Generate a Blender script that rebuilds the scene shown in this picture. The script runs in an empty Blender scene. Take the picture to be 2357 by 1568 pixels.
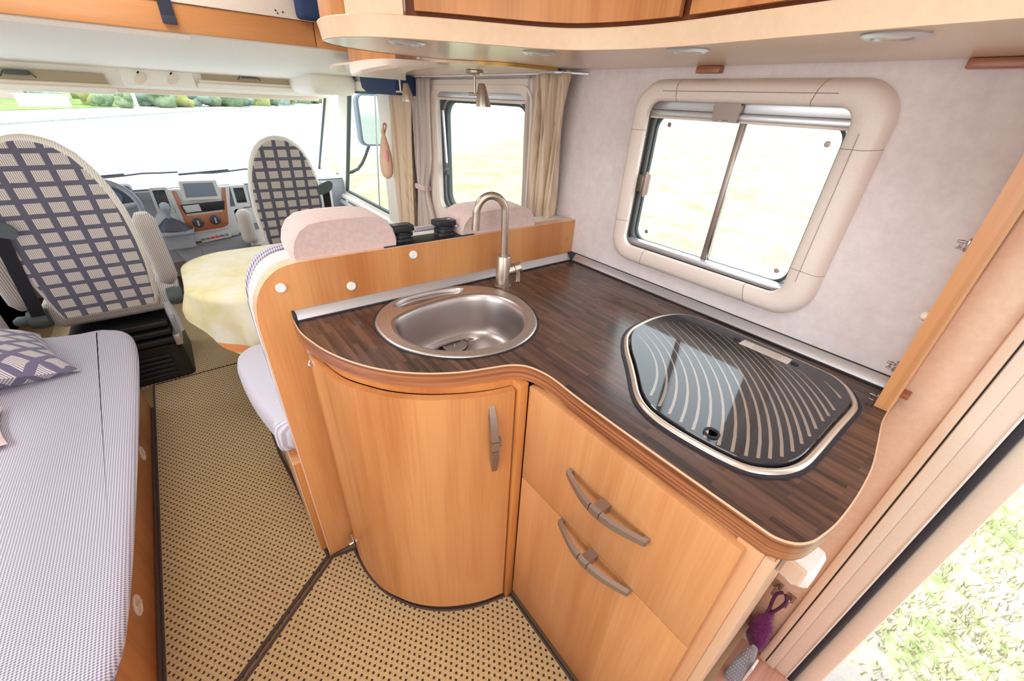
import bpy, bmesh, math, random
from mathutils import Vector, Matrix, noise
random.seed(7)
S = bpy.context.scene
COL = S.collection
PI = math.pi

# ------------------------------------------------------------------ camera
cd = bpy.data.cameras.new('camera'); cam = bpy.data.objects.new('camera', cd); COL.objects.link(cam)
rt = (0.78947, -0.61208, 0.04592); dn = (-0.2808, -0.42668, -0.85971); fw = (0.5458, 0.66581, -0.50872)
M = Matrix(((rt[0], -dn[0], -fw[0], 0), (rt[1], -dn[1], -fw[1], 0), (rt[2], -dn[2], -fw[2], 1.39), (0, 0, 0, 1)))
cam.matrix_world = M
cd.sensor_fit = 'HORIZONTAL'; cd.sensor_width = 36; cd.lens = 924.74/2357*36; cd.clip_start = 0.02; cd.clip_end = 600
S.camera = cam
# ------------------------------------------------------------------ light and exposure
S.view_settings.view_transform = 'Standard'; S.view_settings.look = 'None'
S.view_settings.gamma = 1; S.view_settings.use_curve_mapping = False
S.view_settings.exposure = 0.06
w = bpy.data.worlds.new('sky'); S.world = w; w.use_nodes = True
nt = w.node_tree; nt.nodes.clear()
wo = nt.nodes.new('ShaderNodeOutputWorld'); bg = nt.nodes.new('ShaderNodeBackground')
tc = nt.nodes.new('ShaderNodeTexCoord'); sx = nt.nodes.new('ShaderNodeSeparateXYZ'); cr = nt.nodes.new('ShaderNodeValToRGB')
cr.color_ramp.elements[0].position = 0.0; cr.color_ramp.elements[0].color = (0.97, 0.985, 1, 1)
cr.color_ramp.elements[1].position = 0.6; cr.color_ramp.elements[1].color = (0.90, 0.95, 1, 1)
nt.links.new(tc.outputs['Generated'], sx.inputs[0]); nt.links.new(sx.outputs['Z'], cr.inputs[0])
nt.links.new(cr.outputs[0], bg.inputs[0]); nt.links.new(bg.outputs[0], wo.inputs[0])
bg.inputs[1].default_value = 3.6
sl = bpy.data.lights.new('sun', 'SUN'); sl.energy = 3.0; sl.angle = math.radians(12); sl.color = (1, 0.96, 0.9)
so = bpy.data.objects.new('sun', sl); COL.objects.link(so); so.rotation_euler = (math.radians(28), math.radians(-24), 0)
def area(name, loc, rot, sx_, sy_, e, col):
    l = bpy.data.lights.new(name, 'AREA'); l.shape = 'RECTANGLE'; l.size = sx_; l.size_y = sy_; l.energy = e; l.color = col
    o = bpy.data.objects.new(name, l); COL.objects.link(o); o.location = loc; o.rotation_euler = rot; return o
area('fill_light_roof', (-0.15, 0.15, 2.02), (0, 0, 0), 0.7, 0.7, 7, (1, 0.98, 0.97))  # fill lamp added under the ceiling, not an actual hatch
area('fill_light_roof_front', (-0.1, 1.6, 2.02), (0, 0, 0), 0.5, 0.5, 8, (1, 0.98, 0.97))  # second added overhead fill, further forward, no hatch here either
area('fill_light_rear', (-0.3, -1.45, 1.5), (math.radians(90), 0, math.radians(0)), 1.4, 0.7, 6, (0.97, 0.98, 1))  # unseen fill lamp added behind the camera to brighten the interior
area('fill_light_left', (-1.05, 0.4, 1.3), (math.radians(90), 0, math.radians(-90)), 1.5, 0.6, 6, (0.95, 0.97, 1))  # unseen fill lamp added along the left wall for soft side light
S.cycles.max_bounces = 10; S.cycles.diffuse_bounces = 5; S.cycles.glossy_bounces = 4; S.cycles.transparent_max_bounces = 12
S.cycles.caustics_reflective = False; S.cycles.caustics_refractive = False; S.cycles.sample_clamp_indirect = 6

# ------------------------------------------------------------------ material helpers
def srgb(r, g, b):
    f = lambda c: ((c/255+0.055)/1.055)**2.4 if c > 10 else c/255/12.92
    return (f(r), f(g), f(b), 1)
class N:
    def __init__(s, name, rough=0.5, metal=0.0, base=(200, 200, 200), coat=0, sheen=0, spec=0.5):
        s.m = bpy.data.materials.new(name); s.m.use_nodes = True; s.t = s.m.node_tree
        s.b = s.t.nodes['Principled BSDF']; s.b.inputs['Roughness'].default_value = rough
        s.b.inputs['Metallic'].default_value = metal; s.b.inputs['Base Color'].default_value = srgb(*base)
        s.b.inputs['Coat Weight'].default_value = coat; s.b.inputs['Coat Roughness'].default_value = 0.15
        s.b.inputs['Sheen Weight'].default_value = sheen; s.b.inputs['Specular IOR Level'].default_value = spec
    def n(s, t, **k):
        x = s.t.nodes.new(t)
        for a, v in k.items(): setattr(x, a, v)
        return x
    def l(s, a, b): s.t.links.new(a, b)
    def co(s, scale=(1, 1, 1), rot=(0, 0, 0), loc=(0, 0, 0)):
        c = s.n('ShaderNodeTexCoord'); m = s.n('ShaderNodeMapping')
        m.inputs['Scale'].default_value = scale; m.inputs['Rotation'].default_value = rot; m.inputs['Location'].default_value = loc
        s.l(c.outputs['Object'], m.inputs[0]); return m.outputs[0]
    def noise(s, v, sc, det=3, rough=0.5):
        x = s.n('ShaderNodeTexNoise'); x.inputs['Scale'].default_value = sc; x.inputs['Detail'].default_value = det
        x.inputs['Roughness'].default_value = rough; s.l(v, x.inputs['Vector']); return x.outputs['Fac']
    def ramp(s, f, *stops):
        x = s.n('ShaderNodeValToRGB'); e = x.color_ramp.elements
        while len(e) < len(stops): e.new(0.5)
        for q, (p, c) in zip(e, stops): q.position = p; q.color = srgb(*c)
        s.l(f, x.inputs[0]); return x.outputs[0]
    def mix(s, f, a, b, mode='MIX'):
        x = s.n('ShaderNodeMix', data_type='RGBA', blend_type=mode)
        for i, v in ((0, f), (6, a), (7, b)):
            if hasattr(v, 'links'): s.l(v, x.inputs[i])
            else: x.inputs[i].default_value = v if i == 0 else srgb(*v)
        return x.outputs[2]
    def math(s, op, a, b=None, c=None):
        x = s.n('ShaderNodeMath', operation=op)
        for i, v in enumerate((a, b, c)):
            if v is None: continue
            if hasattr(v, 'links'): s.l(v, x.inputs[i])
            else: x.inputs[i].default_value = v
        return x.outputs[0]
    def xyz(s, v):
        x = s.n('ShaderNodeSeparateXYZ'); s.l(v, x.inputs[0]); return x.outputs
    def color(s, c): s.l(c, s.b.inputs['Base Color']); return s
    def bump(s, h, st=0.3, d=0.002):
        x = s.n('ShaderNodeBump'); x.inputs['Strength'].default_value = st; x.inputs['Distance'].default_value = d
        s.l(h, x.inputs['Height']); s.l(x.outputs[0], s.b.inputs['Normal']); return s

def wood(name, dark, light, along='Z', rough=0.32, plank=0.17, seed=0.0, coat=0.15):
    m = N(name, rough, coat=coat)
    sc = {'Z': (9, 9, 0.8), 'X': (0.8, 9, 9), 'Y': (9, 0.8, 9)}[along]
    v = m.co(sc, loc=(seed, seed*1.7, seed*.6))
    f1 = m.noise(v, 0.9, 4, 0.5)
    fine = m.co(tuple(q*(14 if q > 1 else 5) for q in sc), loc=(seed, 0, 0)); f2 = m.noise(fine, 1.5, 3)
    wsc = {'Z': (1, 1, .13), 'X': (.13, 1, 1), 'Y': (1, .13, 1)}[along]
    wv = m.n('ShaderNodeTexWave', wave_type='RINGS'); m.l(m.co(wsc, loc=(seed*.37+.31, seed*.21-.2, seed*.05)), wv.inputs['Vector'])
    wv.inputs['Scale'].default_value = 7; wv.inputs['Distortion'].default_value = 11; wv.inputs['Detail'].default_value = 2; wv.inputs['Detail Scale'].default_value = .6
    f3 = m.math('MULTIPLY', wv.outputs['Fac'], m.noise(m.co((1, 1, 1), loc=(seed, 3, 1)), 5, 1))
    c = m.ramp(m.math('SUBTRACT', m.math('ADD', m.math('MULTIPLY', f1, 0.8), m.math('MULTIPLY', f2, 0.24)), m.math('MULTIPLY', f3, 0.10)), (0.29, dark), (0.60, light))
    # printed plank tone: a value per plank
    raw = m.co((1, 1, 1), loc=(seed, seed, seed)); x = m.xyz(raw)
    q = m.math('ADD', x[0], x[1]) if along == 'Z' else (x[2] if along == 'X' else x[2])
    q = m.math('FLOOR', m.math('DIVIDE', q, plank))
    wn = m.n('ShaderNodeTexWhiteNoise', noise_dimensions='1D'); m.l(q, wn.inputs['W'])
    t = m.math('ADD', m.math('MULTIPLY', wn.outputs['Value'], 0.17), 0.88)
    hs = m.n('ShaderNodeHueSaturation'); m.l(t, hs.inputs['Value']); m.l(c, hs.inputs['Color'])
    m.color(hs.outputs[0]); m.bump(f2, 0.06, 0.001); return m.m
WOOD = wood('wood_light', (184, 114, 62), (214, 152, 96), 'Z')
WOOD_DR = wood('wood_drawer', (190, 124, 74), (214, 156, 104), 'Z', seed=2.3, plank=0.16)
WOOD_OR = wood('wood_panel', (176, 102, 48), (206, 138, 78), 'Z', seed=5.1)
WOOD_X = wood('wood_beam', (184, 120, 68), (200, 140, 86), 'X', plank=0.5)
WOOD_SAL = wood('wood_salmon', (196, 142, 100), (214, 164, 122), 'Z', seed=1.2)
WOOD_TOP = wood('wood_cupboard', (172, 104, 52), (206, 142, 84), 'Z', seed=9.1)
WOOD_EDGE = wood('worktop_edge_wood', (104, 66, 46), (164, 112, 82), 'X', rough=0.3, plank=0.004, seed=3)
_m = N('worktop_band_grain', 0.3, coat=0.2); _f = _m.noise(_m.co((1.2, 1.2, 90)), 2.0, 4, 0.6); _m.color(_m.ramp(_f, (0.36, (104, 62, 40)), (0.6, (176, 114, 76)))); WOOD_EDGE = _m.m
WOOD_EDGE2 = wood('pale_edge_wood', (214, 170, 134), (232, 196, 166), 'Z', plank=0.4)
WOOD_STEP = wood('step_wood', (176, 118, 100), (230, 180, 160), 'X', plank=0.02)

def m_worktop():
    m = N('worktop_laminate', 0.26, coat=0.2)
    v = m.co((1, 1, 1), rot=(0, 0, PI/2))
    b = m.n('ShaderNodeTexBrick'); m.l(v, b.inputs['Vector']); b.offset = 0.37; b.offset_frequency = 2
    b.inputs['Scale'].default_value = 1; b.inputs['Brick Width'].default_value = 0.13; b.inputs['Row Height'].default_value = 0.0105
    b.inputs['Mortar Size'].default_value = 0.0; b.inputs['Bias'].default_value = -0.1
    b.inputs['Color1'].default_value = srgb(50, 36, 33); b.inputs['Color2'].default_value = srgb(118, 82, 66)
    g = m.noise(m.co((90, 5, 10)), 1.4, 4); c = m.mix(0.4, b.outputs['Color'], m.ramp(g, (0.35, (42, 30, 30)), (0.7, (112, 84, 72))))
    m.color(c); return m.m
WORK = m_worktop()

def m_carpet():
    m = N('woven_carpet', 0.95, sheen=0.2, spec=0.1)
    v = m.co((1, 1, 1), rot=(0, 0, 0.0)); x = m.xyz(v)
    d = 0.0185
    u = m.math('DIVIDE', x[0], d*1.0); r = m.math('DIVIDE', x[1], d*0.75)
    row = m.math('FLOOR', r); odd = m.math('MODULO', row, 2.0)
    u2 = m.math('ADD', u, m.math('MULTIPLY', odd, 0.5))
    fu = m.math('ABSOLUTE', m.math('SUBTRACT', m.math('FRACT', u2), 0.5))
    fr = m.math('ABSOLUTE', m.math('SUBTRACT', m.math('FRACT', r), 0.5))
    wob = m.math('MULTIPLY', m.noise(m.co((1, 1, 1)), 260, 2), 0.16)
    dd = m.math('ADD', m.math('ADD', m.math('MULTIPLY', fu, 1.25), m.math('MULTIPLY', fr, 0.95)), wob)
    dot = m.math('LESS_THAN', dd, 0.395)
    n1 = m.noise(m.co(), 420, 2); base = m.ramp(n1, (0.3, (176, 146, 102)), (0.7, (218, 190, 146)))
    c = m.mix(dot, base, (74, 54, 36)); m.color(c)
    m.bump(m.math('SUBTRACT', m.math('MULTIPLY', n1, 0.6), m.math('MULTIPLY', dot, 0.8)), 0.8, 0.004); return m.m
CARPET = m_carpet()

def m_weave(name, a, b, s=0.0042, ribs=False, axes=(0, 1), rough=0.9):
    m = N(name, rough, sheen=0.3, spec=0.15); v = m.co(); x = m.xyz(v)
    u = m.math('DIVIDE', x[axes[0]], s); r = m.math('DIVIDE', x[axes[1]], s)
    if ribs:
        f = m.math('MULTIPLY_ADD', m.math('SINE', m.math('MULTIPLY', u, 2*PI)), 0.5, 0.5)
    else:
        f = m.math('MULTIPLY_ADD', m.math('MULTIPLY', m.math('SINE', m.math('MULTIPLY', m.math('ADD', u, r), PI)), m.math('SINE', m.math('MULTIPLY', m.math('SUBTRACT', u, r), PI))), 0.5, 0.5)
    m.color(m.ramp(f, (0.25, a), (0.65, b))); m.bump(f, 0.3, 0.001); return m.m
SOFA = m_weave('grey_weave', (120, 116, 136), (204, 200, 212), 0.0056)
SOFA_YZ = m_weave('grey_weave_side', (150, 144, 160), (216, 212, 220), axes=(1, 2))
RIB = m_weave('ribbed_beige', (156, 148, 146), (212, 204, 198), 0.0075, True)
RIB_L = m_weave('ribbed_grey', (176, 172, 186), (216, 212, 222), 0.008, True, axes=(1, 0))
PALE_FAB = m_weave('pale_fabric', (206, 200, 192), (232, 228, 220), 0.006, True)
def m_plaid():
    m = N('plaid_fabric', 0.9, sheen=0.2, spec=0.15); v = m.co((1, 1, 1), loc=(0.022, 0, 0.0)); x = m.xyz(v)
    def cell(c, P): return m.math('ABSOLUTE', m.math('SUBTRACT', m.math('FRACT', m.math('DIVIDE', c, P)), 0.5))
    a = m.math('LESS_THAN', cell(x[0], .070), 0.35); b = m.math('LESS_THAN', cell(x[2], .060), 0.345)
    sq = m.math('MULTIPLY', a, b)
    st = m.math('MULTIPLY_ADD', m.math('SINE', m.math('MULTIPLY', x[0], 2*PI/0.0058)), 0.5, 0.5)
    fine = m.math('MULTIPLY_ADD', m.math('SINE', m.math('MULTIPLY', x[2], 2*PI/0.005)), 0.2, 0.5)
    c = m.ramp(m.math('MULTIPLY', st, m.math('ADD', fine, 0.4)), (0.15, (150, 144, 142)), (0.6, (222, 216, 210)))
    m.color(m.mix(sq, (98, 98, 112), c)); return m.m
PLAID = m_plaid()

def plain(name, c, rough=0.5, metal=0, **k): return N(name, rough, metal, c, **k).m
def mottled(name, a, b, sc=30, rough=0.7, **k):
    m = N(name, rough, **k); n_ = m.noise(m.co(), sc, 4, 0.65); m.color(m.ramp(n_, (0.3, a), (0.7, b))); m.bump(n_, 0.08, 0.001); return m.m
WALL = mottled('wall_covering', (222, 212, 212), (234, 226, 226), 40, 0.6)
CREAM = mottled('cream_plastic', (228, 214, 198), (234, 220, 206), 200, 0.35)
FASC = mottled('fascia_cream', (224, 194, 162), (230, 202, 172), 60, 0.35)
UNDER = mottled('underside_beige', (222, 196, 174), (230, 206, 186), 300, 0.2)
WHITEP = mottled('white_moulding', (242, 238, 228), (248, 245, 238), 120, 0.5)
FRAMEP = mottled('window_frame_plastic', (230, 216, 206), (236, 224, 214), 300, 0.42)
DARK = plain('black_plastic', (26, 28, 32), 0.45)
SEAL = plain('black_rubber', (40, 40, 50), 0.6)
DKGREY = plain('dark_grey_green', (74, 84, 84), 0.6)
BIND = mottled('carpet_binding', (62, 46, 44), (90, 70, 64), 300, 0.9)
ALU = plain('brushed_aluminium', (205, 205, 210), 0.35, 0.7)
STEEL_m = N('brushed_steel', 0.36, 0.88); _g = STEEL_m.noise(STEEL_m.co((60, 60, 60)), 3, 3)
STEEL_m.color(STEEL_m.ramp(_g, (0.3, (186, 176, 170)), (0.7, (208, 198, 192)))); STEEL = STEEL_m.m
STEELB = plain('satin_bowl_steel', (186, 178, 176), 0.36, 1.0)
NICKEL = plain('brushed_nickel', (186, 172, 158), 0.33, 0.9)
HANDLE = plain('handle_metal', (164, 150, 142), 0.36, 0.8)
CHROME = plain('chrome', (220, 220, 222), 0.12, 1)
DASH = mottled('dash_grey', (150, 156, 168), (166, 172, 182), 300, 0.6)
DASHL = mottled('dash_light', (196, 200, 206), (208, 212, 216), 200, 0.5)
DASHTOP = mottled('dash_top_pale', (206, 212, 220), (220, 224, 230), 100, 0.6)
BURL = wood('burl_trim', (140, 76, 52), (190, 118, 84), 'X', plank=0.4)
HEADR = mottled('pink_velour', (200, 172, 166), (214, 190, 184), 90, 0.85, sheen=0.4)
BLUE = mottled('navy_fabric', (28, 48, 84), (44, 66, 104), 200, 0.8)
SCREEN = plain('screen_grey', (120, 132, 154), 0.25)
WHITE = plain('white_plastic', (236, 234, 232), 0.35)
PURPLE = mottled('purple_mohair', (48, 10, 44), (130, 32, 122), 160, 0.5, sheen=0.1)
CURT = m_weave('beige_curtain', (204, 180, 154), (226, 206, 182), 0.004, axes=(1, 2))
BROWN = wood('brown_batten', (140, 84, 56), (166, 104, 72), 'Y', plank=0.4)

def m_voile():
    m = N('voile', 0.9, base=(240, 230, 224)); t = m.n('ShaderNodeBsdfTransparent'); mx = m.n('ShaderNodeMixShader')
    tl = m.n('ShaderNodeBsdfTranslucent'); tl.inputs[0].default_value = srgb(240, 230, 226); m2 = m.n('ShaderNodeMixShader'); m2.inputs[0].default_value = 0.45
    m.l(m.b.outputs[0], m2.inputs[1]); m.l(tl.outputs[0], m2.inputs[2])
    mx.inputs[0].default_value = 0.72; m.l(t.outputs[0], mx.inputs[1]); m.l(m2.outputs[0], mx.inputs[2])
    m.l(mx.outputs[0], m.t.nodes['Material Output'].inputs[0]); return m.m
VOILE = m_voile()
def m_glass(name, tint=(248, 251, 251), k=0.02):
    m = N(name, 0.02); t = m.n('ShaderNodeBsdfTransparent'); t.inputs[0].default_value = srgb(*tint)
    g = m.n('ShaderNodeBsdfGlossy'); g.inputs['Roughness'].default_value = 0.02; mx = m.n('ShaderNodeMixShader')
    mx.inputs[0].default_value = k; m.l(t.outputs[0], mx.inputs[1]); m.l(g.outputs[0], mx.inputs[2])
    m.l(mx.outputs[0], m.t.nodes['Material Output'].inputs[0]); return m.m
GLASS = m_glass('window_glass')
CLEAR = m_glass('clear_plastic', (215, 205, 200), 0.15)
HOBGLASS = N('hob_glass', 0.04, 0, (38, 38, 44), coat=0.35, spec=0.5).m
HOBSTRIPE = N('hob_glass_stripe', 0.08, 0, (150, 134, 122), coat=0.6, spec=0.6).m
def m_cloth():
    m = N('yellow_cloth', 0.85, sheen=0.3, spec=0.1); n1 = m.noise(m.co(), 5.5, 3, 0.6); n2 = m.noise(m.co(loc=(3, 1, 0)), 2.6, 1)
    c = m.ramp(n1, (0.40, (236, 232, 214)), (0.56, (230, 222, 176)), (0.76, (216, 194, 112)))
    o = m.ramp(n2, (0.66, (0, 0, 0)), (0.68, (255, 255, 255)))
    x = m.xyz(m.co()); wv = m.math('MULTIPLY_ADD', m.math('SINE', m.math('MULTIPLY', m.math('ADD', x[0], x[1]), 16.0)), 0.035, 0.475)
    bd = m.math('LESS_THAN', m.math('ABSOLUTE', m.math('SUBTRACT', x[2], wv)), 0.020); yl = m.math('LESS_THAN', m.math('SUBTRACT', x[2], wv), -0.020)
    c = m.mix(m.math('MULTIPLY', yl, 0.6), c, (232, 216, 120)); m.color(m.mix(bd, m.mix(o, c, (240, 158, 84)), (236, 156, 96))); return m.m
CLOTH = m_cloth()

# ------------------------------------------------------------------ mesh helpers
def fin(name, bm, mat, parent=None, smooth=False, kind=None, label=None):
    bmesh.ops.recalc_face_normals(bm, faces=bm.faces)
    me = bpy.data.meshes.new(name); bm.to_mesh(me); bm.free()
    mats = mat if isinstance(mat, (list, tuple)) else [mat]
    for q in mats: me.materials.append(q)
    if smooth:
        for p in me.polygons: p.use_smooth = True
        try: me.set_sharp_from_angle(angle=math.radians(smooth if smooth > 1 else 40))
        except Exception: pass
    o = bpy.data.objects.new(name, me); COL.objects.link(o)
    if parent: o.parent = parent
    if kind: o['kind'] = kind
    if label: o['label'] = label
    return o
def thing(name, label, cat, loc=(0, 0, 0), group=None):
    o = bpy.data.objects.new(name, None); COL.objects.link(o); o.empty_display_size = 0.05
    o['label'] = label; o['category'] = cat
    if group: o['group'] = group
    return o
def tag(o, label, cat, group=None):
    o['label'] = label; o['category'] = cat
    if group: o['group'] = group
    return o
def bx(bm, x0, x1, y0, y1, z0, z1, bev=0.0, seg=2):
    r = bmesh.ops.create_cube(bm, size=1); vs = r['verts']
    for v in vs: v.co = Vector((x0+(x1-x0)*(v.co.x+.5), y0+(y1-y0)*(v.co.y+.5), z0+(z1-z0)*(v.co.z+.5)))
    if bev > 0:
        es = {e for v in vs for e in v.link_edges}
        bmesh.ops.bevel(bm, geom=list(es), offset=bev, segments=seg, profile=0.5, affect='EDGES')
    return bm
def box(name, dims, mat, parent=None, bev=0.003, seg=2, **k):
    bm = bmesh.new(); bx(bm, *dims, bev=bev, seg=seg); return fin(name, bm, mat, parent, smooth=35 if bev else False, **k)
def plane_map(axis):
    return {'Z': lambda a, b, h: Vector((a, b, h)), 'X': lambda a, b, h: Vector((h, a, b)), 'Y': lambda a, b, h: Vector((a, h, b))}[axis]
def prism(bm, pts, h0, h1, axis='Z', bev=0.0, seg=2, bev_both=False):
    f = plane_map(axis); vb = [bm.verts.new(f(a, b, h0)) for a, b in pts]; vt = [bm.verts.new(f(a, b, h1)) for a, b in pts]
    n = len(pts); fb = bm.faces.new(vb[::-1]); ft = bm.faces.new(vt)
    for i in range(n): bm.faces.new((vb[i], vb[(i+1) % n], vt[(i+1) % n], vt[i]))
    if bev > 0:
        es = list(ft.edges)+(list(fb.edges) if bev_both else [])
        bmesh.ops.bevel(bm, geom=es, offset=bev, segments=seg, profile=0.5, affect='EDGES')
    return bm
def ring(bm, outer, inner, h0, h1, axis='Z', h_in=None):
    """flat frame between two outlines of equal count"""
    f = plane_map(axis); hi = h1 if h_in is None else h_in
    n = len(outer); V = [[bm.verts.new(f(a, b, h)) for a, b in P] for P, h in ((outer, h0), (outer, h1), (inner, hi), (inner, h0))]
    for i in range(n):
        j = (i+1) % n
        for k in range(4): bm.faces.new((V[k][i], V[k][j], V[(k+1) % 4][j], V[(k+1) % 4][i]))
    return bm
def loft(bm, rings, closed=True, caps=(False, False)):
    V = [[bm.verts.new(p) for p in r] for r in rings]; n = len(rings[0])
    for a, b in zip(V, V[1:]):
        for i in range(n if closed else n-1):
            j = (i+1) % n; bm.faces.new((a[i], a[j], b[j], b[i]))
    if caps[0]: bm.faces.new(V[0][::-1])
    if caps[1]: bm.faces.new(V[-1])
    return bm
def spline(pts, n=8, closed=False):
    P = [Vector(p) for p in pts]; out = []; m = len(P)
    rng = range(m if closed else m-1)
    for i in rng:
        if closed: a, b, c, d = P[i-1], P[i], P[(i+1) % m], P[(i+2) % m]
        else: a, b, c, d = P[max(i-1, 0)], P[i], P[i+1], P[min(i+2, m-1)]
        for k in range(n):
            t = k/n
            out.append(0.5*((2*b)+(c-a)*t+(2*a-5*b+4*c-d)*t*t+(3*b-a-3*c+d)*t**3))
    if not closed: out.append(P[-1])
    return out
def sp2(pts, n=6, closed=True):
    return [(p.x, p.y) for p in spline([(a, b, 0) for a, b in pts], n, closed)]
def resample(pts, n, closed=True):
    P = [Vector((a, b)) for a, b in pts]
    if closed: P.append(P[0])
    L = [0]
    for a, b in zip(P, P[1:]): L.append(L[-1]+(b-a).length)
    out = []; k = 0
    for i in range(n):
        s = L[-1]*i/(n if closed else n-1)
        while k < len(L)-2 and L[k+1] < s: k += 1
        t = (s-L[k])/max(1e-9, L[k+1]-L[k]); q = P[k].lerp(P[k+1], min(1, max(0, t))); out.append((q.x, q.y))
    return out
def inset(pts, d):
    n = len(pts); area_ = sum(pts[i][0]*pts[(i+1) % n][1]-pts[(i+1) % n][0]*pts[i][1] for i in range(n)); sg = 1 if area_ > 0 else -1
    out = []
    for i in range(n):
        a = Vector(pts[i-1]); b = Vector(pts[i]); c = Vector(pts[(i+1) % n]); t = (c-a).normalized(); nr = Vector((-t.y, t.x))*sg
        out.append(tuple(b+nr*d))
    return out
def rrect(x0, x1, y0, y1, r, n=5):
    out = []
    for cx, cy, a0 in ((x1-r, y1-r, 0), (x0+r, y1-r, 90), (x0+r, y0+r, 180), (x1-r, y0+r, 270)):
        for k in range(n+1):
            a = math.radians(a0+90*k/n); out.append((cx+r*math.cos(a), cy+r*math.sin(a)))
    return out
def tube(bm, pts, r, n=10, caps=True, sx_=1.0, flat=None):
    P = [Vector(p) for p in pts]; rs = r if isinstance(r, (list, tuple)) else [r]*len(P); rings = []
    up = Vector((0, 0, 1)); t0 = (P[1]-P[0]).normalized()
    if abs(t0.dot(up)) > 0.9: up = Vector((1, 0, 0))
    nrm = (up-t0*up.dot(t0)).normalized()
    for i, p in enumerate(P):
        t = (P[min(i+1, len(P)-1)]-P[max(i-1, 0)]).normalized(); nrm = (nrm-t*nrm.dot(t)).normalized(); b = t.cross(nrm)
        rings.append([p+nrm*math.cos(2*PI*k/n)*rs[i]*sx_+b*math.sin(2*PI*k/n)*rs[i] for k in range(n)])
    return loft(bm, rings, True, (caps, caps))
def lathe(bm, prof, c, axis=(0, 0, 1), n=24, sc=(1, 1)):
    """prof: (radius, height along axis)"""
    ax = Vector(axis).normalized(); u = ax.orthogonal().normalized(); v = ax.cross(u); c = Vector(c)
    if abs(ax.z) > .99: u, v = Vector((1, 0, 0)), Vector((0, 1, 0))
    rings = [[c+ax*h+u*math.cos(2*PI*k/n)*r*sc[0]+v*math.sin(2*PI*k/n)*r*sc[1] for k in range(n)] for r, h in prof]
    return loft(bm, rings, True, (True, True))
def cushion(name, dims, mat, parent=None, r=0.04, puff=0.012, div=10, **k):
    """upholstered block: rounded box whose faces swell a little"""
    x0, x1, y0, y1, z0, z1 = dims; bm = bmesh.new(); bmesh.ops.create_cube(bm, size=2)
    bmesh.ops.subdivide_edges(bm, edges=bm.edges[:], cuts=div, use_grid_fill=True)
    c = Vector(((x0+x1)/2, (y0+y1)/2, (z0+z1)/2)); h = Vector(((x1-x0)/2, (y1-y0)/2, (z1-z0)/2)); rr = min(r, min(h)*0.95)
    for v in bm.verts:
        q = v.co.copy(); w_ = Vector([math.copysign(1, q[i])*(abs(q[i])**0.75) for i in range(3)])
        p = Vector([w_[i]*h[i] for i in range(3)]); inner = Vector([max(-h[i]+rr, min(h[i]-rr, p[i])) for i in range(3)]); d = p-inner
        if d.length > 1e-6: p = inner+d.normalized()*rr if d.length > rr*0.5 else p
        for i in range(3):
            if abs(abs(q[i])-1) < 1e-4:
                j, l_ = [a for a in range(3) if a != i]; p[i] += math.copysign(puff*(1-q[j]**2)*(1-q[l_]**2), q[i])
        v.co = c+p
    return fin(name, bm, mat, parent, smooth=60, **k)

# ================================================================== OUTSIDE
G = -0.80
def m_ground():
    m = N('dry_lawn', 0.95, spec=0.05); n1 = m.noise(m.co(), 0.8, 6, 0.7); n2 = m.noise(m.co(), 22, 4, 0.7)
    f = m.math('ADD', m.math('MULTIPLY', n1, 0.55), m.math('MULTIPLY', n2, 0.45))
    m.color(m.ramp(f, (0.40, (126, 142, 92)), (0.46, (152, 154, 122)), (0.52, (164, 158, 150)), (0.58, (160, 152, 146)), (0.70, (128, 112, 98)))); return m.m
def m_verge():
    m = N('green_verge', 0.95, spec=0.05); n1 = m.noise(m.co(), 1.2, 5, 0.7)
    m.color(m.ramp(n1, (0.35, (96, 124, 66)), (0.6, (136, 152, 100)))); return m.m
def m_road():
    m = N('pale_asphalt', 0.6, spec=0.4); n1 = m.noise(m.co((0.3, 1.5, 1)), 1.0, 5, 0.7)
    m.color(m.ramp(n1, (0.3, (150, 156, 164)), (0.7, (168, 170, 172)))); return m.m
bm = bmesh.new(); prism(bm, [(-150, -60), (220, -60), (220, 260), (-150, 260)], G-0.2, G)
fin('ground', bm, m_ground(), kind='structure')
bm = bmesh.new(); prism(bm, [(-80, 4.6), (2.4, 4.6), (4.6, 18), (10.5, 17.5), (27, 31), (62, 62), (110, 110), (125, 150), (80, 230), (66, 210), (24.8, 101), (-6.3, 34), (-14, 17), (-80, 10)], G, G+0.02)
fin('pale_road', bm, m_road(), kind='structure')
bm = bmesh.new(); prism(bm, [(-80, 10), (-14, 17), (-6.3, 34), (24.8, 101), (66, 210), (60, 215), (19, 103), (-12, 38), (-20, 22), (-80, 16)], G, G+0.12, bev=0.03)
fin('kerb_strip', bm, mottled('pale_kerb', (140, 144, 136), (164, 166, 158), 3), kind='structure')
bm = bmesh.new(); prism(bm, [(-80, 16), (-20, 22), (-12, 38), (19, 103), (60, 215), (20, 260), (-80, 260)], G, G+0.16)
fin('far_verge', bm, m_verge(), kind='structure')
bm = bmesh.new(); prism(bm, [(3.2, 3.2), (7.5, 5.5), (27, 24), (80, 75), (62, 62), (27, 31), (10.5, 17.5), (4.6, 18), (2.4, 4.9)], G, G+0.012)
_m = N('pale_lawn', .95, spec=.05); _n = _m.noise(_m.co(), 1.1, 6, .7); _m.color(_m.ramp(_n, (.34, (132, 146, 98)), (.5, (152, 160, 120)), (.64, (168, 168, 144)))); fin('lawn', bm, _m.m, kind='structure')
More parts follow.
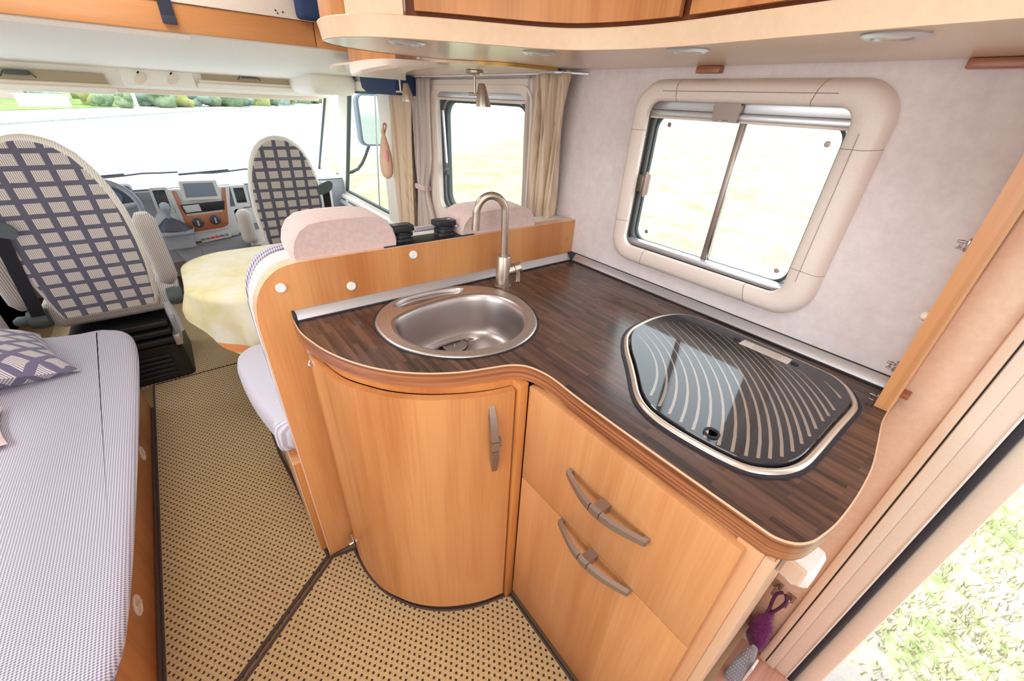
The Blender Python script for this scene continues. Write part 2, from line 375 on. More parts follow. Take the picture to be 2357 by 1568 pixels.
# trees and houses beyond the road
LEAFA = [mottled('leaf_'+n_, a, b, 3, 0.9, spec=0.1) for n_, a, b in (('yellow', (140, 148, 84), (172, 172, 116)), ('green', (98, 124, 92), (138, 152, 120)), ('blue', (104, 130, 118), (140, 154, 142)))]
BARK = plain('bark', (150, 130, 110), 0.9)
def blob(bm, c, r, sz=1.0, sub=3, amp=0.22, seed=0):
    res = bmesh.ops.create_icosphere(bm, subdivisions=sub, radius=1)
    for v in res['verts']:
        d = v.co.normalized(); k = 1+amp*(noise.noise(d*2.2+Vector((seed, seed, 0)))+0.6*noise.noise(d*6+Vector((seed, 0, seed))))
        v.co = Vector(c)+Vector((d.x*r*k, d.y*r*k, d.z*r*sz*k))
def tree(x, y, r, h, mi, label, group=None):
    t = thing('tree', label, 'tree', group=group); z = G+0.15
    b = bmesh.new(); tube(b, [(x, y, z), (x+.05, y, z+h*0.5), (x, y, z+h*0.8)], [r*.09, r*.07, r*.04], 7); fin('trunk', b, BARK, t, smooth=True)
    b = bmesh.new(); rr = random.Random(int(x*10)+int(y))
    for k in range(9):
        a = rr.uniform(0, 2*PI); q = rr.uniform(0, .45)*r; blob(b, (x+q*math.cos(a), y+q*math.sin(a), z+h*(.12+.75*k/8)), r*rr.uniform(.4, .62), 0.9, 2, 0.5, rr.random()*9)
    fin('crown', b, LEAFA[mi], t, smooth=180)
tree(-4.6, 60, 2.0, 5.6, 0, 'yellow-green tree beyond the road, left through the windscreen')
tree(-1.9, 56, 1.0, 1.9, 1, 'low round green bush right of the yellow-green tree')
tree(-8.2, 66, 1.9, 5.0, 2, 'blue-green tree above the white wall beyond the road')
tree(1.0, 60, 1.9, 5.2, 1, 'dark green tree behind the left lamp post across the road')
tree(4.6, 66, 1.8, 4.4, 2, 'blue-green tree right of the left lamp post across the road')
tree(8.2, 70, 2.4, 4.2, 1, 'broad green tree in the middle of the far tree line')
tree(12.5, 78, 2.4, 3.9, 0, 'yellowish tree near the right lamp post across the road')
tree(17.5, 88, 2.8, 3.9, 2, 'blue-green tree right of the right lamp post')
tree(24.0, 104, 3.4, 4.2, 1, 'green tree at the right end of the far tree line')
tree(31.0, 118, 3.2, 4.0, 0, 'yellow-green tree furthest right beyond the road')
ORD = ['first', 'second', 'third', 'fourth', 'fifth', 'sixth', 'seventh', 'eighth', 'ninth', 'tenth', 'eleventh', 'twelfth', 'thirteenth', 'fourteenth']
def bush(x, y, r, mi, k):
    t = thing('bush', ORD[k]+' low bush from the left in the row across the road', 'bush', group='bushes along the far side of the road'); b = bmesh.new(); rr = random.Random(int(x*31))
    for q_ in range(5): blob(b, (x+rr.uniform(-.7, .7)*r, y+rr.uniform(-.3, .3)*r, G+.15+r*rr.uniform(.25, .7)), r*rr.uniform(.45, .7), .85, 2, .5, rr.random()*9)
    fin('foliage', b, LEAFA[mi], t, smooth=180); b = bmesh.new(); tube(b, [(x, y, G+.1), (x, y, G+.15+r*.6)], [.06, .04], 6); fin('stem', b, BARK, t)
for k, (x, y, r, mi) in enumerate(((-12.5, 58, 1.0, 1), (-10.9, 57, .9, 0), (-6.6, 59, 1.2, 2), (-3.3, 57.5, .9, 1), (.0, 62, 1.3, 2), (2.6, 63, 1.2, 0), (6.0, 68, 1.3, 1), (7.2, 71, 1.4, 0), (10.2, 74, 1.5, 2), (14.6, 82, 1.6, 1), (19.6, 92, 1.8, 0), (21.5, 97, 1.7, 2), (27.5, 110, 2.2, 1), (34.5, 124, 2.4, 2))): bush(x, y, r, mi, k)
HW = mottled('house_wall', (164, 148, 146), (176, 162, 158), 1, 0.8); ROOF = mottled('house_roof', (142, 132, 138), (156, 146, 148), 4, 0.8); HWIN = plain('house_window', (120, 130, 150), 0.2)
def house(x, y, wd, dp, h, rh, label):
    t = thing('house', label, 'house'); z = G+0.15; b = bmesh.new(); bx(b, x, x+wd, y, y+dp, z, z+h); fin('wall', b, HW, t)
    b = bmesh.new(); prism(b, [(y-.4, z+h), (y+dp+.4, z+h), (y+dp/2, z+h+rh)], x-.3, x+wd+.3, 'X'); fin('roof', b, ROOF, t)
    for k in range(max(2, int(wd//2))):
        q = x+wd*(k+.5)/max(2, int(wd//2)); b = bmesh.new(); bx(b, q-.45, q+.45, y-.06, y+.02, z+.8, z+1.9); fin('window', b, HWIN, t)
house(-16.5, 72, 6.8, 7, 3.2, 3.2, 'pink brick house at the far left beyond the road')
house(-2.6, 76, 4.6, 6, 3.2, 3, 'pale house behind the yellow-green tree and green bush')
house(7.5, 92, 7, 6, 2.6, 2.2, 'pale low house behind the middle of the tree line')
t = thing('garden_wall', 'low white garden wall left of the yellow-green tree', 'wall')
box('wall_panel', (-8.4, -5.3, 54, 54.3, G+.15, G+.95), WHITE, t, bev=0.02); box('coping', (-8.5, -5.2, 53.9, 54.4, G+.95, G+1.05), WHITE, t, bev=0.02)
for (x, y, lb) in ((-1.0, 55, 'white lamp post beside the dark green tree across the road'), (16.6, 84, 'white lamp post towards the right of the windscreen')):
    t = thing('lamp_post', lb, 'post'); b = bmesh.new(); tube(b, [(x, y, G), (x, y, 6)], [.14, .08], 8); fin('pole', b, WHITE, t, smooth=True)
    b = bmesh.new(); bx(b, x-.5, x+.15, y-.15, y+.15, 6, 6.15, 0.04); fin('lamp_head', b, WHITE, t)
# grass by the entrance
def tufts(name, spots, mat, label, hgt):
    b = bmesh.new(); rr = random.Random(5)
    for (x, y, n_, rad) in spots:
        for _ in range(n_):
            a = rr.uniform(0, 2*PI); q = rad*math.sqrt(rr.random()); px, py = x+q*math.cos(a), y+q*math.sin(a); h = hgt*rr.uniform(.5, 1.2); ba = rr.uniform(0, 2*PI); dx, dy = .004*math.cos(ba), .004*math.sin(ba); lx, ly = rr.uniform(-.5, .5)*h, rr.uniform(-.5, .5)*h
            v = [b.verts.new(p) for p in ((px-dx, py-dy, G), (px+dx, py+dy, G), (px+lx*.4+dx*.7, py+ly*.4+dy*.7, G+h*.6), (px+lx, py+ly, G+h), (px+lx*.4-dx*.7, py+ly*.4-dy*.7, G+h*.6))]
            b.faces.new(v)
    o = fin(name, b, mat, kind='stuff'); tag(o, label, 'grass'); return o
GRN = plain('fresh_grass', (128, 158, 52), 0.9); DRY = mottled('dry_grass', (150, 156, 112), (176, 172, 140), 2, 0.95)
tufts('grass_tuft', [(3.80, -0.56, 260, .11)], GRN, 'bright green grass tuft on the pale ground outside the entrance door', .12)
rr = random.Random(11)
tufts('dry_grass_blades', [(rr.uniform(1.5, 6.5), rr.uniform(-2.2, 1.5), 34, .14) for _ in range(480)], DRY, 'thin dry grass scattered on the sandy ground outside', .045)

# ================================================================== SHELL
XW = 1.086
def wall_holes(bm, x0, x1, y0, y1, z0, z1, holes):
    ys = sorted({y0, y1, *[h[0] for h in holes], *[h[1] for h in holes]}); zs = sorted({z0, z1, *[h[2] for h in holes], *[h[3] for h in holes]})
    for a, b_ in zip(ys, ys[1:]):
        for c, d in zip(zs, zs[1:]):
            my, mz = (a+b_)/2, (c+d)/2
            if any(h[0] < my < h[1] and h[2] < mz < h[3] for h in holes): continue
            bx(bm, x0, x1, a, b_, c, d)
bm = bmesh.new()
wall_holes(bm, XW, XW+.035, -0.078, 3.60, -0.35, 2.05, [(0.27, 0.80, 0.99, 1.44), (1.30, 1.98, 0.87, 1.44), (2.56, 3.60, 0.66, 1.43)])
bx(bm, XW, XW+.035, -1.5, -0.75, -0.35, 2.05)
fin('wall_right', bm, WALL, kind='structure')
bm = bmesh.new(); wall_holes(bm, -1.12, -1.08, -1.5, 3.6, -0.02, 2.05, [(-0.5, 1.2, 0.95, 1.55), (2.56, 3.60, 0.66, 1.43)]); bx(bm, -1.12, -1.08, 3.6, 4.25, -.02, .70); bx(bm, -1.12, -1.08, 3.6, 4.25, -.02, .70); fin('wall_left', bm, WALL, kind='structure')
bm = bmesh.new(); wall_holes(bm, -1.5, -1.54, -1.12, 1.12, -0.35, 2.05, [(-.9, .5, 1.1, 1.8)])
for v in bm.verts: v.co = Vector((v.co.y, v.co.x, v.co.z))
fin('wall_back', bm, WALL, kind='structure')
bm = bmesh.new(); bx(bm, -1.12, 1.12, -1.54, 3.6, 2.05, 2.08); fin('ceiling', bm, WHITEP, kind='structure')
bm = bmesh.new(); prism(bm, [(-1.12, -1.5), (0.47, -1.5), (0.47, 0.0), (1.12, 0.0), (1.12, 4.3), (-1.12, 4.3)], -0.06, -0.012)
fin('floor', bm, plain('floor_vinyl', (150, 120, 90), .6), kind='structure')
# entrance step
t = thing('entrance_step', 'lowered wood-look step in the entrance well beside the kitchen', 'step')
box('tread', (0.50, 1.084, -0.74, 0.0, -0.18, -0.14), WOOD_STEP, t, bev=0.002)
box('riser', (0.472, 0.50, -0.74, 0.0, -0.30, -0.012), WOOD_STEP, t, bev=0.002)
# entrance door frame  (opening to -y)
t = thing('door_1', '', ''); del t['label'], t['category']; t['kind'] = 'structure'
def vbar(name, y0, y1, x0, x1, mat, par, z0=-0.45, z1=2.0, bev=0.004): return box(name, (x0, x1, y0, y1, z0, z1), mat, par, bev=bev)
vbar('frame_liner', -0.0785, -0.060, 1.070, 1.092, UNDER, t); vbar('wall_panel', -0.060, 0.0145, 1.0815, 1.0858, mottled('beige_panel_bounce_tint', (216, 184, 160), (226, 196, 174), 60, .4), t, z1=1.485)  # wall_panel: beige strip with orange bounce light mixed into its colour
vbar('frame_gap', -0.0815, -0.078, 1.080, 1.12, DARK, t, bev=0)
vbar('frame_post', -0.106, -0.0815, 1.074, 1.13, CREAM, t)
vbar('frame_post', -0.139, -0.106, 1.082, 1.14, CREAM, t)
vbar('lip', -0.142, -0.138, 1.078, 1.14, WHITE, t, bev=0.001)
bm = bmesh.new(); tube(bm, [(1.092, -0.150, -0.45), (1.092, -0.150, 2.0)], 0.0085, 10); fin('rubber_seal', bm, SEAL, t, smooth=True)
vbar('outer_frame', -0.205, -0.158, 1.098, 1.16, CREAM, t, bev=0.012)
vbar('frame_post', -0.75, -0.70, 1.082, 1.14, CREAM, t)
box('threshold', (1.07, 1.16, -0.75, -0.08, -0.47, -0.43), CREAM, t)

# ------------------------------------------------------------------ carpets
def carpet(name, outline, label, mat=CARPET, z=0.0, binding=True):
    t = thing(name, label, 'carpet')
    bm = bmesh.new(); prism(bm, outline, -0.012, z-0.001); fin('pile', bm, mat, t)
    if binding:
        bm = bmesh.new(); pts = [(a, b, z-0.003) for a, b in inset(outline, 0.004)]; P = pts+[pts[0]]
        for p, q in zip(P, P[1:]):
            d = Vector(q)-Vector(p)
            if d.length > .004: tube(bm, [p, q], 0.0055, 6)
        fin('binding', bm, BIND, t, smooth=True)
    return t
kick = sp2([(0.141, 0.990), (0.143, 0.933), (0.149, 0.869), (0.168, 0.793), (0.195, 0.739), (0.235, 0.682), (0.29, 0.630), (0.368, 0.582), (0.429, 0.560), (0.480, 0.545)], 4, closed=False)
aisle = [(-0.412, 2.508), (-0.412, 0.3), (-0.80, 0.28), (-0.80, 0.05), (-0.60, 0.28), (-0.26, 0.785), (0.050, 1.006), (0.050, 1.05), (0.038, 1.35), (0.022, 1.60), (0.024, 2.508)]
carpet('aisle_carpet', aisle, 'tan aisle carpet with dark brown dots between bench and kitchen')
mat_ = [(0.058, 0.996)]+[(a-0.008, b-0.008) for a, b in kick]+[(0.486, 0.52), (0.486, -0.9), (-0.62, -0.9), (-0.70, 0.2), (-0.25, 0.775)]
carpet('kitchen_mat', mat_, 'tan dotted carpet in front of the curved sink cupboard')
carpet('cab_carpet', [(-0.9, 2.515), (0.95, 2.515), (0.95, 3.6), (-0.9, 3.6)], 'tan dotted carpet under the cab seats and table', binding=False)
carpet('dinette_carpet', [(0.03, 1.60), (1.0, 1.60), (1.0, 2.508), (0.03, 2.508)], 'tan dotted carpet under the yellow-covered table', binding=False)

# ================================================================== KITCHEN
WT = [(0.132, 1.023), (0.130, 0.952), (0.140, 0.889), (0.158, 0.823), (0.190, 0.752), (0.234, 0.689), (0.290, 0.638), (0.354, 0.600), (0.414, 0.578), (0.458, 0.562), (0.486, 0.538), (0.500, 0.500), (0.503, 0.458), (0.500, 0.410)]
front = [(0.499, 0.3), (0.500, 0.2), (0.502, 0.1), (0.503, 0.05)]
cor = [(0.505, 0.030), (0.517, 0.011), (0.537, -0.001), (0.562, -0.007), (0.605, -0.0125), (0.680, -0.0145), (0.766, -0.011), (0.840, -0.001), (0.890, 0.007), (0.935, 0.013), (0.989, 0.015), (1.034, 0.015), (1.084, 0.0145)]
wt = sp2(WT+front+cor, 4, closed=False)+[(1.084, 1.0015)]
t = thing('worktop', 'dark brown butcher-block worktop with rounded corner, sink and hob', 'worktop')
SINKO = sp2([(0.289, 0.896), (0.333, 0.960), (0.397, 0.995), (0.471, 1.000), (0.552, 0.994), (0.621, 0.966), (0.666, 0.917), (0.690, 0.834), (0.676, 0.750), (0.645, 0.688), (0.605, 0.646), (0.548, 0.617), (0.482, 0.609), (0.410, 0.625), (0.354, 0.661), (0.310, 0.712), (0.284, 0.770), (0.278, 0.835)], 4)
SINKO = resample(SINKO, 64)
# worktop with a real hole for the sink: bridge outline
def fill_with_hole(bm, outer, holes, z):
    es = []
    for P in [outer]+holes:
        V = [bm.verts.new((a, b, z)) for a, b in P]
        for i in range(len(V)): es.append(bm.edges.new((V[i], V[(i+1) % len(V)])))
    bmesh.ops.triangle_fill(bm, use_beauty=True, edges=es, use_dissolve=False)
hole = inset(SINKO, 0.012)
bm = bmesh.new(); fill_with_hole(bm, wt, [hole], 0.9005)
fin('laminate_top', bm, WORK, t)
bm = bmesh.new(); fill_with_hole(bm, wt, [hole], 0.864); fin('underside', bm, WOOD_SAL, t)
edge = [p for p in wt]
def ribbon(bm, pts, z0, z1, off=0.0, thick=0.002):
    rings = []
    n = len(pts)
    for i in range(n):
        a = Vector(pts[max(i-1, 0)]); c = Vector(pts[min(i+1, n-1)]); tt = (c-a).normalized(); nr = Vector((tt.y, -tt.x))*-1
        p = Vector(pts[i]); o = p-nr*off; q = p-nr*(off+thick)
        rings.append([Vector((o.x, o.y, z0)), Vector((o.x, o.y, z1)), Vector((q.x, q.y, z1)), Vector((q.x, q.y, z0))])
    return loft(bm, rings, True, (True, True))
bm = bmesh.new(); ribbon(bm, wt[:-1], 0.8625, 0.8985); fin('edge_band', bm, WOOD_EDGE, t, smooth=True)
bm = bmesh.new(); ribbon(bm, wt[:-1], 0.8985, 0.9012, 0.0, 0.0022); fin('edge_highlight', bm, plain('edge_pale', (224, 190, 160), .3), t, smooth=True)  # pale lip coloured in as the highlight along the top edge
# aluminium upstand strips
def strip(name, pts, label):
    bm = bmesh.new(); loft(bm, pts, True, (True, True)); o = fin(name, bm, ALU, smooth=30); tag(o, label, 'trim'); return o
def prof_y(x, s): return [Vector((x, 1.0022-a, 0.9015+b)) for a, b in ((0, 0), (0.022, 0), (0.022, 0.004), (0.013, 0.015), (0.004, 0.022), (0, 0.022))]
t2 = thing('upstand_strip', 'silver upstand strip between worktop and wooden divider board', 'trim')
bm = bmesh.new(); loft(bm, [prof_y(0.137, 0), prof_y(1.064, 0)], True, (True, True)); fin('profile', bm, ALU, t2, smooth=30)
box('seal_line', (0.132, 1.064, 0.977, 0.981, 0.9012, 0.904), SEAL, t2, bev=0); box('end_cap', (0.131, 0.1375, 0.977, 1.002, 0.9012, 0.9235), SEAL, t2, bev=0.001)
def prof_x(y): return [Vector((1.0852-a, y, 0.9015+b)) for a, b in ((0, 0), (0.022, 0), (0.022, 0.004), (0.013, 0.015), (0.004, 0.022), (0, 0.022))]
t2 = thing('upstand_strip', 'silver upstand strip between worktop and window wall', 'trim')
bm = bmesh.new(); loft(bm, [prof_x(0.042), prof_x(0.978)], True, (True, True)); fin('profile', bm, ALU, t2, smooth=30)
box('seal_line', (1.059, 1.063, 0.042, 0.978, 0.9012, 0.904), SEAL, t2, bev=0)
box('seal_line', (1.083, 1.0855, 0.042, 0.978, 0.9225, 0.9255), SEAL, t2, bev=0)
box('corner_piece', (1.060, 1.0855, 0.975, 1.0025, 0.9012, 0.926), SEAL, t2, bev=0.003)

# --- sink cupboard (curved)
t = thing('sink_cupboard', 'curved light-wood cupboard under the round sink', 'cabinet')
doorc = sp2([(0.150, 0.935), (0.152, 0.870), (0.168, 0.793), (0.196, 0.738), (0.236, 0.682), (0.290, 0.633), (0.352, 0.595), (0.408, 0.570), (0.462, 0.555)], 5, closed=False)
bm = bmesh.new(); ribbon(bm, doorc, 0.020, 0.846, 0.0, 0.018); d = fin('door', bm, WOOD, t, smooth=30)
# handle: bowed vertical bar
def bow_handle(par, p0, p1, out, mat=HANDLE, wdt=0.019):
    """p0,p1 ends on the face, out: outward unit vector"""
    p0, p1, out = Vector(p0), Vector(p1), Vector(out).normalized(); ax = (p1-p0).normalized(); sd = ax.cross(out); L = (p1-p0).length
    h = bpy.data.objects.new('handle', None)
    bm = bmesh.new()
    for a, b_ in ((0.0, 0.43), (0.44, 0.56), (0.57, 1.0)):
        rings = []
        for k in range(9):
            s = a+(b_-a)*k/8; bow = 0.010+0.026*math.sin(PI*s); th = 0.0045; c = p0+ax*L*s+out*bow; ww = wdt*(0.8+0.3*math.sin(PI*s))/2
            rings.append([c+sd*ww-out*th, c+sd*ww*0.8+out*th, c-sd*ww*0.8+out*th, c-sd*ww-out*th])
        loft(bm, rings, True, (True, True))
    for s in (0.015, 0.985):
        c = p0+ax*L*s; rings = [[c+out*z+ax*i*0.005+sd*j*0.006 for i, j in ((-1, -1), (1, -1), (1, 1), (-1, 1))] for z in (0.0, 0.013)]; loft(bm, rings, True, (True, True))
    c = p0+ax*L*0.5; rings = [[c+out*z+ax*i*0.011+sd*j*0.010+sd*0.006 for i, j in ((-1, -1), (1, -1), (1, 1), (-1, 1))] for z in (0.0, 0.031)]; loft(bm, rings, True, (True, True))
    return fin('handle', bm, mat, par, smooth=30, label='bowed satin metal handle')
bow_handle(d, (0.422, 0.5645, 0.600), (0.411, 0.568, 0.822), (-0.34, -0.94, 0))
bm = bmesh.new(); ribbon(bm, kick, -0.004, 0.05, -0.012, 0.01); fin('plinth', bm, SEAL, t, smooth=30)
box('hinge_post', (0.150, 0.170, 0.935, 0.998, 0.02, 0.862), WOOD_OR, t, bev=0.001)
box('corner_post', (0.464, 0.486, 0.526, 0.575, 0.005, 0.862), WOOD_OR, t, bev=0.001)
bm = bmesh.new(); ribbon(bm, [(a+.012, b+.012) for a, b in doorc], 0.845, 0.8635, 0, 0.012); fin('top_rail', bm, WOOD_OR, t, smooth=30)
# latch plate at hinge side, hook
box('latch_plate', (0.134, 0.150, 0.930, 0.962, 0.835, 0.868), ALU, t, bev=0.002); bm = bmesh.new(); tube(bm, spline([(0.143, .93, .838), (0.130, .922, .832), (0.126, .918, .824), (0.131, .915, .818)], 4), 0.003, 8); fin('latch_hook', bm, CHROME, t, smooth=True)
bm = bmesh.new(); bx(bm, 0.128, 0.146, 0.955, 0.985, 0.045, 0.075, 0.003); lathe(bm, [(0.006, 0), (0.006, 0.012), (0.003, 0.014)], (0.128, .962, .06), (-1, 0, 0), 10); fin('hinge', bm, CHROME, t)
# --- drawer unit
t = thing('drawer_unit', 'light-wood drawer unit with two deep drawers under the hob', 'cabinet')
bm = bmesh.new(); bx(bm, 0.505, 0.525, 0.017, 0.524, 0.0, 0.862, 0.001); fin('carcass_front', bm, WOOD_SAL, t)
box('end_panel', (0.5055, 1.080, 0.0150, 0.0165, 0.0, 0.862), WOOD_EDGE2, t, bev=0)
box('end_edge', (0.4975, 0.5055, 0.0145, 0.0290, -0.14, 0.862), WOOD_EDGE2, t, bev=0.002)
box('end_stile', (0.4985, 0.505, 0.029, 0.066, 0.0, 0.862), WOOD_SAL, t, bev=0.001)
box('back_panel', (1.06, 1.08, 0.02, 0.98, 0.0, 0.862), WOOD_SAL, t, bev=0)
def drawer(z0, z1, hz):
    bm = bmesh.new(); bx(bm, 0.4855, 0.505, 0.0515, 0.5235, z0, z1, 0.0022); d = fin('drawer', bm, WOOD_DR, t, smooth=35)
    bow_handle(d, (0.4855, 0.372, hz), (0.4855, 0.176, hz), (-1, 0, 0.0))
drawer(0.5655, 0.8555, 0.728); drawer(0.030, 0.5625, 0.563)
box('plinth', (0.500, 0.512, 0.02, 0.52, -0.003, 0.03), SEAL, t, bev=0)
# white bracket box under the worktop corner
t = thing('holder_box', 'small white rounded plastic holder below the worktop corner by the door', 'holder')
bm = bmesh.new(); outl = [(0.0152, 0.79), (0.0152, 0.742)]+[(-0.012-0.018*math.sin(a), 0.757-0.016*math.cos(a)) for a in [PI*k/8*0.5 for k in range(9)]]+[(-0.030, 0.775), (-0.024, 0.785), (0.005, 0.788)]
prism(bm, outl, 0.60, 0.665, 'X', 0.006, 3, True); fin('shell', bm, WHITE, t, smooth=50)
bm = bmesh.new(); bx(bm, 0.594, 0.5995, -0.020, 0.010, 0.752, 0.79, 0.002); fin('face_insert', bm, UNDER, t)
# hooks and pouch on the wall strip
for (y, z, lb) in ((0.000, 0.175, 'clear plastic hook nearer the drawer unit, beside the purple pouch'), (-0.038, 0.165, 'clear plastic hook nearer the doorway, beside the purple pouch')):
    t = thing('wall_hook', lb, 'hook', group=None)
    box('base_plate', (1.078, 1.086, y-.011, y+.011, z-.006, z+.026), CLEAR, t, bev=.002)
    bm = bmesh.new(); tube(bm, spline([(1.078, y, z+.012), (1.066, y, z+.006), (1.060, y, z-.014), (1.054, y, z-.006)], 4), .0045, 8); fin('hook', bm, CLEAR, t, smooth=True)
t = thing('purple_pouch', 'fuzzy purple pouch hanging by its loop beside the entrance', 'pouch')
bm = bmesh.new(); tube(bm, spline([(1.052, -.018, .205), (1.044, -.008, .19), (1.040, -.010, .150), (1.040, -.018, .105), (1.040, -.030, .150), (1.044, -.034, .19), (1.052, -.024, .205)], 6), .0045, 8); fin('loop', bm, plain('purple_cord', (74, 26, 66), .7), t, smooth=True)
bm = bmesh.new(); rings = []
for k in range(15):
    s = k/14; z = .115-.205*s; ww = [.008, .012, .010, .014, .022, .026, .028, .0295, .031, .0315, .031, .030, .027, .022, .012][k]; dd = ww*0.6 if k > 2 else ww*.8
    cy = -.020-.010*s
    rings.append([Vector((1.046-dd*0.7*(1+.25*noise.noise(Vector((k*.5, a, 1)))) * math.cos(2*PI*a/18), cy+ww*math.sin(2*PI*a/18)*(1+.12*noise.noise(Vector((k*.4, a*.9, 3)))), z+.010*math.sin(2*PI*a/18)*s)) for a in range(18)])
loft(bm, rings, True, (True, True)); fin('bag', bm, PURPLE, t, smooth=180)
bm = bmesh.new(); rr = random.Random(3)
for _ in range(900):
    k = rr.randrange(2, 14); a = rr.randrange(18); p = rings[k][a]; c = Vector((1.046, -.020-.01*k/14, p.z)); d = (p-c).normalized(); q = p+d*rr.uniform(.002, .007)+Vector((0, rr.uniform(-.003, .003), rr.uniform(-.004, .004)))
    v = [bm.verts.new(p), bm.verts.new(p+Vector((.0005, 0, .0005))), bm.verts.new(q)]; bm.faces.new(v)
o = fin('fuzz', bm, PURPLE, t); o['kind'] = 'stuff'
t = thing('perforated_holder', 'long grey plastic piece with rows of small holes on the entrance step', 'brush')
bm = bmesh.new(); rings = []
for k in range(13):
    s = k/12; z = -.139+.15*s; ww = .020*math.sqrt(max(0.03, 1-(max(0, s-.35)/.72)**2)); x = .93+.05*s; rings.append([Vector((x+.006*math.cos(2*PI*a/12), -.034+ww*math.sin(2*PI*a/12)-.003*s, z)) for a in range(12)])
loft(bm, rings, True, (True, True)); fin('body', bm, plain('perforated_grey', (150, 154, 168), .4, .2), t, smooth=40)
bm = bmesh.new()
for k in range(12):
    for j in range(-2, 3):
        s = (k+.7)/13; 
        if abs(j)*.006 > .018*(1-.6*s): continue
        bmesh.ops.create_uvsphere(bm, u_segments=6, v_segments=4, radius=.0016, matrix=Matrix.Translation((.9242+.05*s, -.034+j*.0062+(.003 if k % 2 else 0), -.139+.15*s)))
o = fin('holes', bm, plain('hole_light', (216, 220, 232), .4), t); o['kind'] = 'stuff'
box('white_backing', (.945, .985, -.062, -.055, -.139, -.03), WHITE, t, bev=.002)

# --- sink
t = thing('sink', 'round stainless steel inset sink with small drainer tray', 'sink')
BOWL = resample(sp2([(0.321, 0.862), (0.340, 0.888), (0.379, 0.905), (0.437, 0.919), (0.502, 0.923), (0.550, 0.920), (0.598, 0.905), (0.640, 0.869), (0.657, 0.811), (0.648, 0.750), (0.620, 0.700), (0.584, 0.665), (0.538, 0.643), (0.488, 0.637), (0.428, 0.649), (0.382, 0.673), (0.344, 0.708), (0.317, 0.763), (0.312, 0.815)], 4), 64)
TRAY = resample(sp2([(0.362, 0.952), (0.382, 0.972), (0.430, 0.986), (0.503, 0.985), (0.562, 0.973), (0.588, 0.956), (0.578, 0.944), (0.550, 0.936), (0.489, 0.938), (0.425, 0.934), (0.378, 0.934)], 4), 40)
bm = bmesh.new(); fill_with_hole(bm, inset(SINKO, 0.006), [inset(BOWL, -0.004), inset(TRAY, -0.001)], 0.9052)
ro = inset(SINKO, 0.006); n_ = len(SINKO)
rings = [[Vector((a, b, 0.9052)) for a, b in ro], [Vector((a, b, 0.9045)) for a, b in inset(SINKO, .002)], [Vector((a, b, 0.9015)) for a, b in SINKO]]
loft(bm, rings); fin('rim', bm, STEEL, t, smooth=50)
bm = bmesh.new(); ring(bm, inset(SINKO, -0.004), inset(SINKO, 0.004), 0.9006, 0.9025); fin('seal', bm, SEAL, t, smooth=50)
C = Vector((sum(a for a, b in BOWL)/64, sum(b for a, b in BOWL)/64)); DR = Vector((0.508, 0.884))
def bowl_ring(k, z, sh=0.0):
    return [Vector((C.x+(a-C.x)*k, C.y+(b-C.y)*k, z))*1 if sh == 0 else Vector((C.x+(a-C.x)*k+(DR.x-C.x)*sh, C.y+(b-C.y)*k+(DR.y-C.y)*sh, z)) for a, b in BOWL]
bm = bmesh.new()
rings = [[Vector((a, b, 0.9052)) for a, b in inset(BOWL, -0.004)], bowl_ring(0.985, 0.9030), bowl_ring(0.965, 0.897), bowl_ring(0.945, 0.885), bowl_ring(0.92, 0.85), bowl_ring(0.90, 0.815), bowl_ring(0.875, 0.795), bowl_ring(0.83, 0.785), bowl_ring(0.76, 0.779), bowl_ring(0.5, 0.773, .4), bowl_ring(0.3, 0.769, .8)]
dr_ring = [Vector((DR.x+0.036*math.cos(math.atan2(b-C.y, a-C.x)), DR.y+0.036*math.sin(math.atan2(b-C.y, a-C.x)), 0.767)) for a, b in BOWL]
rings.append(dr_ring)
loft(bm, rings, True, (False, True)); fin('bowl', bm, STEELB, t, smooth=180)
bm = bmesh.new(); TC = Vector((sum(a for a, b in TRAY)/40, sum(b for a, b in TRAY)/40))
loft(bm, [[Vector((a, b, 0.9052)) for a, b in inset(TRAY, -0.001)]]+[[Vector((TC.x+(a-TC.x)*k, TC.y+(b-TC.y)*k, z)) for a, b in TRAY] for k, z in ((.97, .902), (.93, .894), (.88, .888), (.5, .886))], True, (False, True)); fin('drainer_tray', bm, STEELB, t, smooth=180)
bm = bmesh.new(); lathe(bm, [(0.037, 0), (0.036, 0.0025), (0.031, 0.003), (0.0285, 0.001), (0.025, -.006), (0.001, -.006)], (DR.x, DR.y, 0.7700), n=32)
dr = fin('drain', bm, plain('drain_steel', (214, 206, 202), .3, .7), t, smooth=40)
bm = bmesh.new(); lathe(bm, [(0.0270, 0.003), (0.0270, .0036), (0.001, .0008)], (DR.x, DR.y, 0.7640), n=24); fin('drain_void', bm, DARK, dr)
bm = bmesh.new()
for k in range(18):
    a = 2*PI*k/18; p = [Vector((DR.x+math.cos(a+da)*r_, DR.y+math.sin(a+da)*r_, z)) for r_, da, z in ((.028, -.07, .7705), (.028, .07, .7705), (.013, .10, .7670), (.013, -.10, .7670))]; f = bm.faces.new([bm.verts.new(q) for q in p])
lathe(bm, [(0.012, -.002), (0.012, .0), (0.003, .002), (.002, .008), (.0005, .009)], (DR.x, DR.y, 0.7665), n=18); fin('basket_strainer', bm, plain('strainer_steel', (226, 222, 220), .25, .7), dr, smooth=30)
bm = bmesh.new(); lathe(bm, [(0.014, 0), (0.013, .0015), (0.008, .002), (0.004, .0005), (.0005, .0005)], (0.462, 0.966, 0.8864), n=20); fin('overflow_drain', bm, HANDLE, t, smooth=40)

